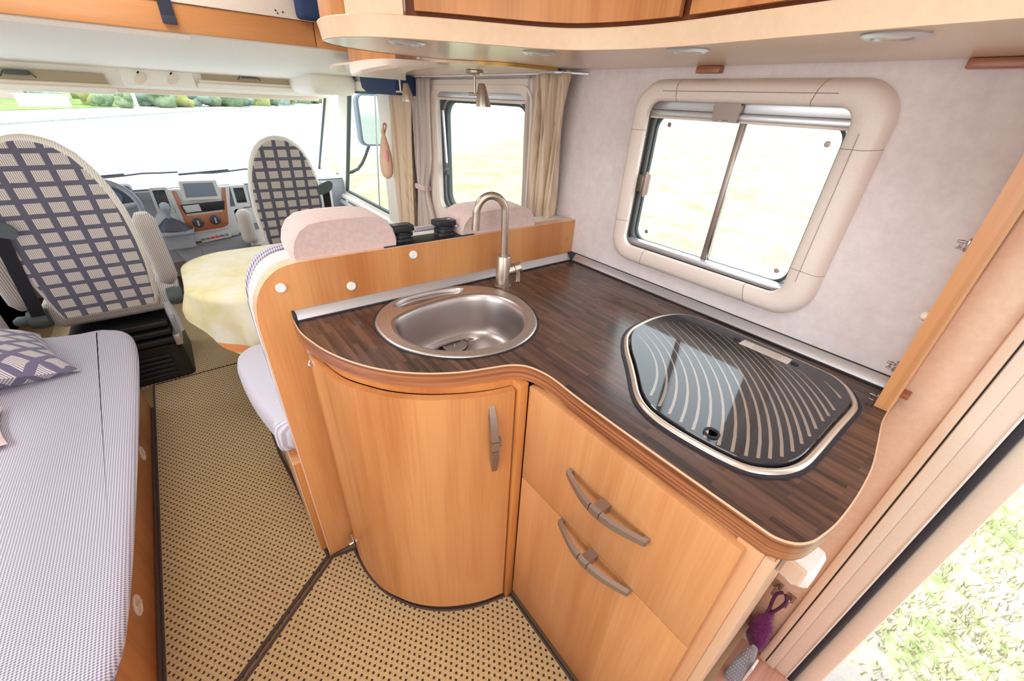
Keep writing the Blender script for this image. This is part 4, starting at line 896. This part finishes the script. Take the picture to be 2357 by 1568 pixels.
# windscreen and cab glazing
t = thing('window_4', '', ''); del t['label'], t['category']; t['kind'] = 'structure'
def wsy(z): return 3.68+(1.36-z)*0.95
bm = bmesh.new(); loft(bm, [[Vector((x, wsy(z)+.03*(1-(x/1.07)**2), z)) for x in [-1.07+2.14*k/10 for k in range(11)]] for z in (.76, 1.0, 1.2, 1.42)], closed=False); fin('windscreen_glass', bm, GLASS, t)
bm = bmesh.new(); tube(bm, [(1.085, wsy(.66), .66), (1.080, wsy(1.5), 1.5)], .036, 12, sx_=1.0); fin('pillar', bm, WHITEP, t, smooth=True)
bm = bmesh.new(); tube(bm, [(-1.085, wsy(.66), .66), (-1.080, wsy(1.5), 1.5)], .045, 12); fin('pillar', bm, WHITEP, t, smooth=True)
bm = bmesh.new(); tube(bm, [(1.052, wsy(.72)-.03, .72), (1.050, wsy(1.40)-.03, 1.40)], .009, 8); fin('pillar_seal', bm, DKGREY, t, smooth=True)
box('front_body', (-1.12, 1.12, 4.25, 4.30, -.4, .77), WHITEP, t, bev=.01)
for (xa, xb, lb) in ((-.62, .02, 'left wiper blade lying along the bottom of the windscreen'), (.02, .70, 'right wiper blade lying along the bottom of the windscreen')):
    tw = thing('wiper', lb, 'wiper'); bm = bmesh.new(); P = [(xa+(xb-xa)*k/6, wsy(.80)+.05-.02*math.sin(k), .785+.020*k/6+.004*math.sin(k*2)) for k in range(7)]; tube(bm, P, .006, 6); fin('blade', bm, DARK, tw, smooth=True)
    bm = bmesh.new(); tube(bm, [P[0], ((xa+xb)/2, wsy(.80)+.07, .80), P[3]], .008, 6); fin('arm', bm, DARK, tw, smooth=True)
# side cab window: slanted front
def frame_poly(par, outer, inner, x0, x1, mat, name='frame', smooth=30):
    bm = bmesh.new(); ring(bm, outer, inner, x0, x1, 'X'); return fin(name, bm, mat, par, smooth=smooth)
t = thing('window_3', '', ''); del t['label'], t['category']; t['kind'] = 'structure'
o_ = resample([(2.50, .64), (3.78, .64), (3.36, 1.46), (2.50, 1.46)], 60); i_ = resample(sp2([(2.64, .70), (3.54, .695), (3.57, .73), (3.20, 1.40), (3.14, 1.415), (2.66, 1.415), (2.60, 1.38), (2.60, .74)], 4), 60)
i_ = resample([(2.60, .70), (3.57, .70), (3.19, 1.41), (2.60, 1.41)], 60)
frame_poly(t, o_, i_, 1.084, 1.070, WHITEP)
i2 = inset(i_, .014); frame_poly(t, inset(i_, -.002), i2, 1.095, 1.072, DKGREY, 'seal')
bm = bmesh.new(); prism(bm, inset(i_, -.01), 1.100, 1.103, 'X'); fin('glass', bm, GLASS, t)
bm = bmesh.new(); tube(bm, [(1.09, 2.90, .70), (1.09, 2.76, 1.41)], .006, 8); fin('divider_bar', bm, ALU, t, smooth=True)
bm = bmesh.new(); tube(bm, [(1.06, 3.70, .66), (1.05, 2.45, .665)], .022, 10); fin('sill_rail', bm, WHITEP, t, smooth=True)
bm = bmesh.new(); tube(bm, [(1.04, 3.62, .62), (1.03, 2.30, .60)], .020, 10); fin('sill_rail', bm, DASHL, t, smooth=True)
# white pillar between cab window and dinette window
box('trim_1', (1.040, 1.0855, 2.44, 2.62, .55, 1.47), WHITEP, bev=.012, seg=3, kind='structure')
# outside mirror
t = thing('side_mirror', 'large outside mirror seen through the cab side window', 'mirror')
bm = bmesh.new(); P = rrect(1.37, 1.60, 1.00, 1.40, .05, 5); prism(bm, P, 3.90, 3.98, 'Y', .01, 3, True); fin('housing', bm, plain('mirror_housing', (96, 108, 122), .4), t, smooth=40)
bm = bmesh.new(); prism(bm, rrect(1.385, 1.585, 1.015, 1.385, .045, 5), 3.888, 3.896, 'Y'); fin('mirror_glass', bm, plain('mirror_glass', (200, 216, 222), .05, 1), t)
bm = bmesh.new(); tube(bm, spline([(1.10, 4.0, .76), (1.35, 4.02, .80), (1.48, 3.99, 1.02)], 4), .014, 8); fin('arm', bm, DARK, t, smooth=True)

# ================================================================== CAB HEADLINER and BED BEAM
t = thing('cab_headliner', 'white moulded cab headliner with two storage slots above the windscreen', 'headliner')
prof = [(2.12, 1.585), (2.12, 1.545), (2.30, 1.525), (3.05, 1.485), (3.52, 1.462), (3.565, 1.455), (3.58, 1.400), (3.60, 1.365), (3.66, 1.352), (3.72, 1.362), (3.72, 1.70), (2.12, 1.70)]
HX0, HX1 = -1.08, 1.08
bm = bmesh.new(); prism(bm, prof, HX0, HX1, 'X'); fin('moulding', bm, WHITEP, t, smooth=25)
bm = bmesh.new(); P = [(-.28, 2.13), (.18, 2.13), (.14, 2.45), (-.25, 2.45)]; prism(bm, P, 1.505, 1.56, 'Z', 0); 
for v in bm.verts:
    if v.co.z < 1.52: v.co.z = 1.532-.05*(v.co.y-2.13) 
fin('raised_pad', bm, WHITEP, t)
for (x0, x1, za, zb, hx) in ((-.72, -.16, 1.425, 1.378, -.50), (.30, .90, 1.462, 1.428, .56)):
    bm = bmesh.new(); P0 = [(x0, zb-.004), (x0+.02, za+.012), (x1-.05, za+.006), (x1, zb+.002), (x1-.02, zb-.010)]; c_ = Vector((sum(a for a, b in P0)/5, sum(b for a, b in P0)/5))
    y_ = 3.574
    bx(bm, x0, x1, 3.555, 3.562, zb-.004, za, .003); fin('slot_shade_panel', bm, plain('slot_shadow', (176, 160, 134), .8), t)  # solid panel coloured as the shade inside the slot
    bm = bmesh.new(); bx(bm, x0-.02, x1+.02, 3.545, 3.60, zb-.022, zb-.002, .006, 3); fin('slot_lip', bm, CREAM, t, smooth=40)
    bm = bmesh.new(); bx(bm, x0-.03, x1+.03, 3.535, 3.60, zb-.052, zb-.020, .010, 3); fin('slot_tray', bm, WHITEP, t, smooth=40)
    bm = bmesh.new(); bx(bm, hx-.045, hx+.045, 3.538, 3.550, zb+.020, zb+.042, .003); tube(bm, [(hx-.045, 3.544, zb+.038), (hx-.065, 3.545, zb+.010)], .003, 6); tube(bm, [(hx+.045, 3.544, zb+.038), (hx+.065, 3.545, zb+.010)], .003, 6); fin('black_catch', bm, DKGREY, t, smooth=30)
bm = bmesh.new(); bx(bm, -.09, .26, 3.55, 3.60, 1.372, 1.465, .012, 3); lc = fin('lamp_console', bm, WHITEP, t, smooth=40)
for x in (-.005, .150):
    bm = bmesh.new(); lathe(bm, [(0, 0), (.042, 0), (.036, .010), (.02, .016), (0, .018)], (x, 3.55, 1.412+.03*x), (0, -1, -.5), 20, sc=(1, .5)); fin('reading_lamp', bm, CREAM, lc, smooth=50)
    bm = bmesh.new(); lathe(bm, [(.009, 0), (.007, .004), (0, .005)], (x, 3.55, 1.443+.03*x), (0, -1, 0), 10, sc=(1, .5)); fin('lamp_switch', bm, DARK, lc, smooth=40)
box('blind_clip', (.055, .078, 3.60, 3.612, 1.380, 1.396), DARK, t, bev=.002)
bm = bmesh.new(); bx(bm, .80, 1.08, 3.0, 3.66, 1.38, 1.50, .05, 4); fin('corner_moulding', bm, WHITEP, t, smooth=50)
box('roller_bar', (-1.06, 1.0, 3.625, 3.66, 1.335, 1.362), CREAM, t, bev=.006)
t = thing('bed_beam', 'light-wood and cream front beam of the drop-down bed', 'beam')
bm = bmesh.new(); bx(bm, -1.08, .60, 2.085, 2.12, 1.546, 1.628, .003); fin('wood_panel', bm, WOOD_X, t, smooth=30)
bm = bmesh.new(); bx(bm, .603, .92, 2.085, 2.12, 1.546, 1.628, .003); fin('wood_panel', bm, WOOD_X, t, smooth=30)
box('cream_strip', (-1.08, .92, 2.078, 2.12, 1.629, 1.76), CREAM, t, bev=.003)
for (x, z) in ((.470, 1.648), (.476, 1.640), (.495, 1.646)):
    bm = bmesh.new(); lathe(bm, [(.003, 0), (.003, .002), (0, .003)], (x, 2.078, z), (0, -1, 0), 8); fin('screw_hole', bm, DARK, t)
t = thing('bed_strap', 'dark navy strap hanging over the wooden bed beam', 'strap')
bm = bmesh.new(); bx(bm, .112, .150, 2.070, 2.0765, 1.566, 1.78, .001); fin('webbing', bm, plain('strap_navy', (40, 42, 58), .8), t)
box('stitched_end', (.111, .151, 2.066, 2.0705, 1.566, 1.590), plain('strap_end', (50, 52, 66), .8), t, bev=.001)
t = thing('bed_cover', 'navy fabric corner of the raised bed beside the cupboard end', 'cover')
bm = bmesh.new(); bx(bm, .535, .62, 2.00, 2.07, 1.628, 1.75, .015, 3); fin('fabric', bm, BLUE, t, smooth=50)

# ================================================================== OVERHEAD CUPBOARDS
Z0, Z1 = 1.487, 1.521
fl = [(1.084, 1.10), (0.90, 1.16), (0.70, 1.205), (0.60, 1.222), (0.52, 1.224), (0.432, 1.205), (0.375, 1.170), (0.340, 1.125), (0.328, 1.080), (0.328, 1.030), (0.342, 0.975), (0.376, 0.920), (0.436, 0.872), (0.505, 0.832), (0.580, 0.795), (0.650, 0.757), (0.698, 0.712), (0.726, 0.650), (0.742, 0.580), (0.746, 0.500), (0.740, 0.420), (0.731, 0.336), (0.722, 0.22), (0.717, 0.10), (0.712, -0.10)]
fl = sp2(fl, 4, closed=False)
poly = fl+[(1.084, -0.10)]
t = thing('overhead_cupboard', 'wavy overhead kitchen cupboard with cream light pelmet above the worktop', 'cupboard')
bm = bmesh.new(); prism(bm, poly, Z0, Z0+.012); un = fin('underside', bm, UNDER, t)
bm = bmesh.new(); n_ = len(poly)
loft(bm, [[Vector((a, b, z)) for a, b in (inset(poly, d_))][:-1] for d_, z in ((0.002, Z0-.001), (0.0, Z0), (-.003, Z0+.020), (-.006, Z1-.002), (-.004, Z1), (.03, Z1+.001))], closed=False); fin('pelmet', bm, FASC, t, smooth=35)
# doors above, following the curve
def seg_curve(lo, hi): return [p for p in inset(poly, .012)[:-1] if lo <= p[1] <= hi and p[0] < 1.0]
ins = inset(poly, .014)[:-1]
# split by index along curve
def arc(i0, i1): return ins[i0:i1]
idx = lambda y: min(range(40, len(ins)), key=lambda i: abs(ins[i][1]-y))
iA, iB, iC = idx(1.00), idx(.935), idx(.90)
bm = bmesh.new(); ribbon(bm, ins[16:iA+1], Z1+.001, 1.80, 0, .012); fin('end_panel', bm, WOOD_TOP, t, smooth=40)
bm = bmesh.new(); ribbon(bm, ins[iA:iC+1], Z1+.001, 1.80, 0, .012); fin('pilaster', bm, FASC, t, smooth=40)
i1 = idx(.525)
ins2 = inset(poly, .020)[:-1]
bm = bmesh.new(); ribbon(bm, ins2[iC:], Z1+.001, 1.80, -.020, .010); fin('carcass', bm, plain('cupboard_gap', (120, 60, 24), .6), t, smooth=40)
d1 = ins2[iC+1:i1+1]; bm = bmesh.new(); ribbon(bm, d1, Z1+.010, 1.80, -.002, .012); fin('door', bm, WOOD_TOP, t, smooth=40)
d2 = ins2[i1+1:]; q0 = d2[0]; d2 = [(q0[0]+.0001, q0[1]+.004)]+d2 if False else d2
bm = bmesh.new(); ribbon(bm, d2, Z1+.010, 1.80, -.002, .012); dd = fin('door', bm, WOOD_TOP, t, smooth=40)
bm = bmesh.new(); lathe(bm, [(0, 0), (.014, 0), (.016, .008), (.010, .014), (0, .015)], (.752-.032+.02, .488, 1.575), (-1, 0, 0), 16); fin('knob', bm, HANDLE, dd, smooth=40)
for (x, y) in ((0.447, 0.933), (0.693, 0.806), (0.790, 0.510), (0.770, 0.207)):
    bm = bmesh.new(); lathe(bm, [(.024, 0), (.036, 0), (.0365, .002), (.031, .005), (.025, .005), (.022, -.001), (.006, -.002), (0, -.002)], (x, y, Z0), (0, 0, -1), 32); dl = fin('downlight', bm, ALU, t, smooth=40)
    bm = bmesh.new(); lathe(bm, [(.021, 0), (.018, .003), (0, .004)], (x, y, Z0-.0005), (0, 0, -1), 20); fin('lens', bm, plain('lens', (240, 236, 226), .2), dl, smooth=40)
for (y0, y1, lb) in ((.595, .655, 'small brown batten under the cupboard above the window'), (.10, .175, 'longer brown batten under the cupboard at top right')):
    b_ = box('batten', (1.066, 1.0855, y0, y1, 1.472, 1.4865), BROWN, bev=.002); tag(b_, lb, 'batten')
# dinette overhead unit
t = thing('dinette_cupboard', 'cream and wood overhead cupboard above the dinette window', 'cupboard')
P = [(0.70, 2.06), (0.66, 1.60), (0.70, 1.36), (.80, 1.23), (1.084, 1.165), (1.084, 2.55), (.96, 2.55), (.90, 2.2)]
P = [(1.084, 1.12), (.98, 1.08), (.80, 1.12), (.66, 1.25), (.60, 1.45), (.60, 1.95), (.75, 2.30), (1.084, 2.50)]
bm = bmesh.new(); prism(bm, sp2(P[1:-1], 4, False)+[P[-1], P[0]], 1.4795, 1.4860); fin('underside', bm, UNDER, t, smooth=30)
bm = bmesh.new(); ribbon(bm, sp2([(1.0, 1.075), (.80, 1.115), (.68, 1.30), (.66, 1.60), (.67, 1.90)], 5, False), 1.4785, 1.4865, -.004, .006); fin('light_strip', bm, plain('gold_strip', (190, 150, 80), .3, .6), t, smooth=40)
top_c = sp2([(0.555, 1.60), (0.538, 1.45), (0.545, 1.30), (0.60, 1.24), (0.725, 1.25)], 6, False)
bm = bmesh.new(); rings = []
for i, (a, b) in enumerate(top_c):
    u = i/(len(top_c)-1); zb = 1.443+.034*u**1.5
    rings.append([Vector((a, b, 1.4795)), Vector((a+.002, b+.004, zb+.008)), Vector((a+.010, b+.012, zb)), Vector((.80, 1.70, zb+.002)), Vector((.80, 1.70, 1.4795))])
loft(bm, rings, True, (True, True)); fin('cream_corner', bm, CREAM, t, smooth=40)
bm = bmesh.new(); prism(bm, [(a+.002, b+.002) for a, b in top_c[:16]]+[(.70, 1.40), (.70, 1.60)], 1.480, 1.60); fin('wood_end', bm, WOOD_TOP, t, smooth=40)
# navy pelmet
t = thing('navy_pelmet', 'dark navy padded pelmet under the cream cupboard corner', 'pelmet')
bm = bmesh.new(); prism(bm, [(2.10, 1.475), (2.56, 1.475), (2.54, 1.42), (2.47, 1.398), (2.10, 1.396)], .93, 1.04, 'X', .012, 3, True); fin('fabric', bm, BLUE, t, smooth=50)

# spot lamps
def spot(x, y, label, rz):
    t = thing('spot_lamp', label, 'lamp', group=None); z = 1.478
    bm = bmesh.new(); lathe(bm, [(0, 0), (.030, 0), (.030, .007), (.020, .014), (0, .014)], (x, y, z), (0, 0, -1), 24); fin('base', bm, NICKEL, t, smooth=40)
    bm = bmesh.new(); tube(bm, spline([(x, y, z-.012), (x, y, z-.035), (x+.001, y, z-.070)], 3), .0045, 10); tube(bm, [(x-.016, y+.012, z-.068), (x+.016, y-.012, z-.068)], .005, 10); fin('stem', bm, NICKEL, t, smooth=40)
    c = Vector((x+.024*math.cos(rz), y+.024*math.sin(rz), z-.035)); ax = Vector((.10*math.cos(rz), .10*math.sin(rz), -1)).normalized()
    bm = bmesh.new(); lathe(bm, [(0, 0), (.010, 0), (.014, .01), (.026, .062), (.026, .070), (.023, .070), (.020, .05), (0, .04)], c, ax, 24); sh = fin('shade', bm, NICKEL, t, smooth=40)
    bm = bmesh.new(); lathe(bm, [(.021, .066), (.012, .069), (0, .070)], c, ax, 20); fin('bulb', bm, plain('bulb_white', (240, 238, 232), .3), sh, smooth=40)
spot(0.90, 1.375, 'satin metal spot lamp hanging above the right headrest', -.55)
spot(0.895, 1.965, 'satin metal spot lamp in front of the left curtain', -.55)

# ================================================================== WINDOWS
# kitchen window (window_1)
t = thing('window_1', '', ''); del t['label'], t['category']; t['kind'] = 'structure'
NP = 10
def rr_pts(y0, y1, z0, z1, r): return rrect(y0, y1, z0, z1, r, NP)
secs = [(0.232, 0.812, .972, 1.462, .075, 1.0858), (0.234, 0.810, .974, 1.460, .074, 1.068), (0.243, 0.802, .983, 1.452, .068, 1.050), (0.256, 0.792, .994, 1.442, .060, 1.044), (0.286, 0.766, 1.018, 1.420, .038, 1.045), (0.293, 0.759, 1.024, 1.414, .032, 1.049), (0.295, 0.758, 1.026, 1.412, .030, 1.060)]
def sec_pts(s, yA=None): return [Vector((s[5], a, b)) for a, b in rr_pts(s[0], s[1], s[2], s[3], s[4])]
full = [sec_pts(s) for s in secs]
n_ = len(full[0]); per = NP+1
# corner runs: indices 0..10 (y1,z1), 11..21 (y0,z1), 22..32 (y0,z0), 33..43 (y1,z0); split corner/straight pieces
def lerp_sec(k0, k1, t_): return [full[j][k0].lerp(full[j][k1], t_) for j in range(len(full))]
fr = t
ext = .10
bm = bmesh.new(); loft(bm, [[p+Vector((.0012, 0, 0)) for p in r_] for r_ in full]); fin('frame_core', bm, plain('groove0', (170, 146, 130), .8), fr, smooth=50)
for c in range(4):
    i0 = c*per; i1 = i0+NP; prv = (i0-1) % n_; nxt = (i1+1) % n_
    f_ = .12
    cols = [lerp_sec(i0, prv, f_)]+[[full[j][i] for j in range(len(full))] for i in range(i0, i1+1)]+[lerp_sec(i1, nxt, f_)]
    bm = bmesh.new(); loft(bm, cols, closed=False); fin('frame_corner', bm, FRAMEP, fr, smooth=50)
    cols = [lerp_sec(i1, nxt, f_+.004), lerp_sec(i1, nxt, .5), lerp_sec(i1, nxt, 1-f_-.004)]
    bm = bmesh.new(); loft(bm, cols, closed=False); fin('frame_rail', bm, FRAMEP, fr, smooth=50)
# groove lines along rails
for z in (1.4335,): box('rail_groove', (1.0435, 1.0445, .33, .72, z, z+.0015), plain('groove', (150, 130, 116), .8), fr, bev=0)
box('rail_groove', (1.0432, 1.0442, .2705, .2715, 1.07, 1.37), plain('groove2', (170, 146, 130), .8), fr, bev=0)
# reveal liner
ro_, ri_ = rr_pts(.280, .775, 1.005, 1.425, .03), rr_pts(.312, .752, 1.030, 1.385, .035)
# stepped reveal on far side
for k, (a, mat) in enumerate(((0, ALU), (.008, DKGREY), (.014, ALU), (.020, DKGREY))):
    bm = bmesh.new(); A = rr_pts(.285+a, .790-a, 1.008+a, 1.408-a, .04); B = rr_pts(.285+a+.007, .790-a-.007, 1.008+a+.007, 1.408-a-.007, .036); ring(bm, A, B, 1.122, 1.098+.005*k, 'X'); fin('gasket' if mat is DKGREY else 'inner_frame', bm, mat, fr, smooth=40)
bm = bmesh.new(); prism(bm, rr_pts(.29, .785, 1.013, 1.403, .03), 1.121, 1.124, 'X'); fin('pane', bm, GLASS, fr)
# blind rails and pull
box('blind_cassette', (1.075, 1.100, .290, .768, 1.392, 1.424), ALU, fr, bev=.003)
bl = box('blind_rail', (1.070, 1.096, .296, .766, 1.378, 1.392), ALU, fr, bev=.003)
box('flyscreen_strip', (1.074, 1.098, .296, .764, 1.3725, 1.378), FRAMEP, fr, bev=.001)
bm = bmesh.new(); prism(bm, [(.518, 1.412), (.580, 1.412), (.583, 1.405), (.578, 1.376), (.565, 1.373), (.555, 1.378), (.540, 1.378), (.531, 1.373), (.518, 1.374), (.515, 1.405)], 1.060, 1.072, 'X', .002); fin('pull_handle', bm, HANDLE, bl, smooth=30)
box('lower_rail', (1.072, 1.100, .296, .766, 1.024, 1.040), ALU, fr, bev=.003); box('lower_rail', (1.066, 1.090, .298, .760, 1.010, 1.022), ALU, fr, bev=.003)
box('mullion', (1.095, 1.110, .512, .526, 1.030, 1.385), HANDLE, fr, bev=.002)
box('mullion_highlight', (1.094, 1.108, .506, .5115, 1.030, 1.385), CHROME, fr, bev=.001)
bm = bmesh.new(); bx(bm, 1.075, 1.100, .742, .768, 1.180, 1.226, .003); lathe(bm, [(.010, -.028), (.010, .028)], (1.078, .737, 1.203), (0, 0, 1), 14); lathe(bm, [(.005, -.034), (.005, .034)], (1.076, .737, 1.203), (0, 0, 1), 10); fin('latch', bm, HANDLE, fr, smooth=30)
for (y, z) in ((.728, 1.358), (.338, 1.345), (.728, 1.062), (.338, 1.060)):
    bm = bmesh.new(); lathe(bm, [(.006, 0), (.006, .002), (.003, .003), (0, .002)], (1.120, y, z), (-1, 0, 0), 16); fin('pane_stud', bm, HANDLE, fr, smooth=40)
# dinette window (window_2)
t = thing('window_2', '', ''); del t['label'], t['category']; t['kind'] = 'structure'; fr = t
oo, ii = rr_pts(1.20, 2.04, .83, 1.465, .07), rr_pts(1.285, 1.955, .90, 1.420, .05)
bm = bmesh.new(); ring(bm, oo, ii, 1.0858, 1.062, 'X'); fin('frame', bm, FRAMEP, fr, smooth=30)
bm = bmesh.new(); ring(bm, rr_pts(1.245, 1.995, .866, 1.444, .06), rr_pts(1.255, 1.985, .876, 1.436, .055), 1.062, 1.056, 'X'); fin('frame_bead', bm, FRAMEP, fr, smooth=30)
bm = bmesh.new(); ring(bm, rr_pts(1.29, 1.975, .88, 1.41, .08), rr_pts(1.305, 1.958, .895, 1.395, .07), 1.125, 1.085, 'X'); fin('gasket', bm, DKGREY, fr, smooth=40)
bm = bmesh.new(); ring(bm, rr_pts(1.305, 1.958, .895, 1.395, .07), rr_pts(1.313, 1.948, .903, 1.387, .066), 1.125, 1.098, 'X'); fin('sash', bm, ALU, fr, smooth=40)
bm = bmesh.new(); ring(bm, rr_pts(1.313, 1.948, .903, 1.387, .066), rr_pts(1.328, 1.928, .918, 1.378, .06), 1.125, 1.106, 'X'); fin('gasket', bm, DKGREY, fr, smooth=40)
bm = bmesh.new(); prism(bm, rr_pts(1.31, 1.95, .90, 1.39, .06), 1.121, 1.124, 'X'); fin('pane', bm, GLASS, fr)
box('blind_rail', (1.070, 1.092, 1.28, 1.96, 1.398, 1.424), ALU, fr, bev=.003); box('blind_strip', (1.068, 1.090, 1.29, 1.95, 1.388, 1.398), FRAMEP, fr, bev=.002); box('lower_rail', (1.066, 1.092, 1.29, 1.95, .885, .905), ALU, fr, bev=.003)
bm = bmesh.new(); tube(bm, [(1.088, 1.935, 1.345), (1.088, 1.915, 1.115)], .006, 8); fin('stay_arm', bm, ALU, fr, smooth=True)
bm = bmesh.new(); lathe(bm, [(.014, 0), (.014, .02), (.008, .024), (0, .024)], (1.092, 1.913, 1.085), (-1, 0, 0), 14); bx(bm, 1.075, 1.095, 1.895, 1.920, 1.060, 1.080, .004); bx(bm, 1.075, 1.095, 1.908, 1.930, 1.095, 1.118, .004); fin('stay_clamp', bm, DKGREY, fr, smooth=30)

# ------------------------------------------------------------------ curtains
def curtain(name, x, y0t, y1t, y0b, y1b, zt, zb, folds, amp, mat, label, waist=None, wz=None, cat='curtain', thick=.0015):
    bm = bmesh.new(); nz, ny = 26, folds*8; rings = []
    for k in range(nz+1):
        s = k/nz; z = zt+(zb-zt)*s; a = y0t+(y0b-y0t)*s; b = y1t+(y1b-y1t)*s
        if waist:
            g = math.exp(-((z-wz)/.10)**2); c = (a+b)/2; a = a+(c+waist[1]-waist[0]-a)*g; b = b+(c+waist[1]+waist[0]-b)*g
        row = []
        for j in range(ny+1):
            u = j/ny; y = a+(b-a)*u; ph = 2*PI*folds*u
            row.append(Vector((x-amp*(.75+.25*math.cos(s*5+j*.3))*math.sin(ph+.6*math.sin(3*s+u*4))-amp*.4*math.sin(ph*.43+2*s), y+.004*math.sin(ph*2+s*4), z)))
        rings.append(row)
    loft(bm, rings, closed=False); o = fin(name, bm, mat, smooth=180)
    md = o.modifiers.new('thickness', 'SOLIDIFY'); md.thickness = thick
    tag(o, label, cat); return o
curtain('curtain', 1.035, 1.045, 1.215, 1.075, 1.185, 1.475, 1.010, 5, .027, CURT, 'beige curtain hanging at the right side of the dinette window')
curtain('net_curtain', 1.062, 1.16, 1.295, 1.145, 1.275, 1.475, 1.000, 5, .009, VOILE, 'sheer white net curtain at the right side of the dinette window')
curtain('curtain', 1.030, 2.12, 2.42, 2.20, 2.42, 1.470, .60, 5, .020, CURT, 'beige curtain at the far left of the dinette window')
curtain('net_curtain', 1.040, 1.96, 2.15, 1.97, 2.20, 1.470, .74, 6, .012, VOILE, 'sheer white net curtain at the left side of the dinette window', waist=(.062, .02), wz=.97)
# tie bands
o = box('curtain_tie', (1.018, 1.068, 2.045, 2.155, .962, .990), HEADR, bev=.008, seg=3); tag(o, 'pale tie band around the left net curtain', 'tieback')
o = box('curtain_tie', (1.010, 1.072, 1.110, 1.285, 1.000, 1.022), plain('tie_beige', (226, 206, 190), .8), bev=.008, seg=3); tag(o, 'pale tie band at the bottom of the right curtains', 'tieback')
t = thing('curtain_rail', 'silver curtain rail running under the dinette cupboard', 'rail')
box('rail', (1.030, 1.048, 1.10, 2.20, 1.4735, 1.4790), WHITE, t, bev=.001)
bm = bmesh.new(); prism(bm, [(1.00, 1.085), (1.082, 1.02), (1.082, 1.055), (1.02, 1.13), (.99, 1.14)], 1.474, 1.4795, 'Z', .001); fin('end_plate', bm, ALU, t)
box('end_bracket', (1.030, 1.050, 1.085, 1.115, 1.479, 1.4865), ALU, t, bev=.001)
# pouch on the curtain
t = thing('fabric_pouch', 'small pinkish fabric bag tied to the left curtain', 'bag')
bm = bmesh.new(); c = (.975, 2.41, 0); rings = []
for k, (z, r_) in enumerate(((1.235, .006), (1.215, .012), (1.205, .008), (1.185, .014), (1.15, .022), (1.10, .030), (1.05, .033), (1.01, .030), (.985, .020), (.975, .004))):
    rings.append([Vector((c[0]+r_*math.cos(a*PI/8)*(1+.08*(a % 2)), c[1]+r_*1.2*math.sin(a*PI/8), z)) for a in range(16)])
loft(bm, rings, True, (True, True)); fin('bag', bm, plain('bag_peach', (226, 190, 164), .85), t, smooth=60)
bm = bmesh.new(); tube(bm, spline([(.975, 2.40, 1.21), (.965, 2.38, 1.235), (.975, 2.39, 1.26), (1.0, 2.42, 1.25), (.985, 2.42, 1.21)], 5), .005, 8); fin('bow', bm, plain('bow_peach', (214, 170, 146), .8), t, smooth=True)
bm = bmesh.new(); bmesh.ops.create_uvsphere(bm, u_segments=10, v_segments=8, radius=.014, matrix=Matrix.Translation((.968, 2.375, 1.10)) @ Matrix.Diagonal((.6, .8, 2.2, 1))); fin('pink_patch', bm, plain('patch_pink', (232, 150, 170), .8), t, smooth=True)

# ------------------------------------------------------------------ vertical wooden strip by the door
t = thing('wooden_upright', 'narrow wooden upright standing on the worktop beside the entrance', 'upright')
p0 = Vector((.975, .037, .9012)); p1 = Vector((.975, .052, 1.485))
bm = bmesh.new(); dy = .026
loft(bm, [[Vector((p.x, p.y, p.z)), Vector((p.x, p.y-dy*k, p.z)), Vector((p.x+.006, p.y-dy*k-.003, p.z)), Vector((1.084, p.y-dy*k-.003, p.z)), Vector((1.084, p.y, p.z))] for p, k in ((p0, .8), (p0.lerp(p1, .5), 1.0), (p1, 1.2))], True, (True, True)); fin('board', bm, wood('upright_wood', (196, 136, 86), (212, 156, 106), 'Z', plank=.5), t)
for (z, kind_) in ((1.225, 0), (1.097, 1), (.990, 0), (.915, 0)):
    s = (z-.9)/.585; y = .037+.015*s
    bm = bmesh.new()
    if kind_: 
        lathe(bm, [(.009, 0), (.009, .004), (.005, .009), (0, .010)], (.985, y, z), (0, 1, 0), 14); fin('bumper', bm, CREAM, t, smooth=40)
    else:
        bx(bm, .978, .992, y, y+.004, z-.010, z+.010, .001); bx(bm, .980, .986, y+.003, y+.016, z+.002, z+.006, .001); bx(bm, .980, .986, y+.003, y+.014, z-.008, z-.005, .001); bx(bm, .986, .990, y+.008, y+.012, z-.008, z+.006, .001); fin('clip', bm, CLEAR, t, smooth=30)
o = box('corner_block', (1.055, 1.083, .0, .020, .9012, .912), BROWN, bev=.002); tag(o, 'small dark wooden block behind the upright on the worktop', 'block')
# screw hole on the wall by the door
bm = bmesh.new(); lathe(bm, [(.005, 0), (.005, .0015), (0, .002)], (1.084, -.035, .765), (-1, 0, 0), 12, sc=(.5, 1.3)); o = fin('peg', bm, plain('peg_brown', (120, 80, 60), .6)); tag(o, 'tiny brown plug in the wall beside the entrance', 'plug')

# ------------------------------------------------------------------ angle the divider group very slightly and set the origins
for o in list(S.objects):
    r_ = o
    while r_.parent: r_ = r_.parent
    if r_.get('label', '').startswith(('light-wood divider', 'silver upstand strip between worktop and wooden', 'two-seat dinette', 'black seat belt buckles')) and o.type == 'MESH':
        for v in o.data.vertices:
            v.co.y += ((1.084-v.co.x)*0.024)*max(0, min(1.15, v.co.z/.9))
for r_ in [o for o in S.objects if o.type == 'EMPTY' and o.parent is None]:
    kids = [c for c in r_.children]
    if not kids or r_.matrix_basis != Matrix.Identity(4): continue
    P = [v.co for c in r_.children_recursive if c.type == 'MESH' for v in c.data.vertices]
    if not P: continue
    b = Vector(((min(p.x for p in P)+max(p.x for p in P))/2, (min(p.y for p in P)+max(p.y for p in P))/2, min(p.z for p in P)))
    r_.location = b
    for c in kids: c.location = c.location-b
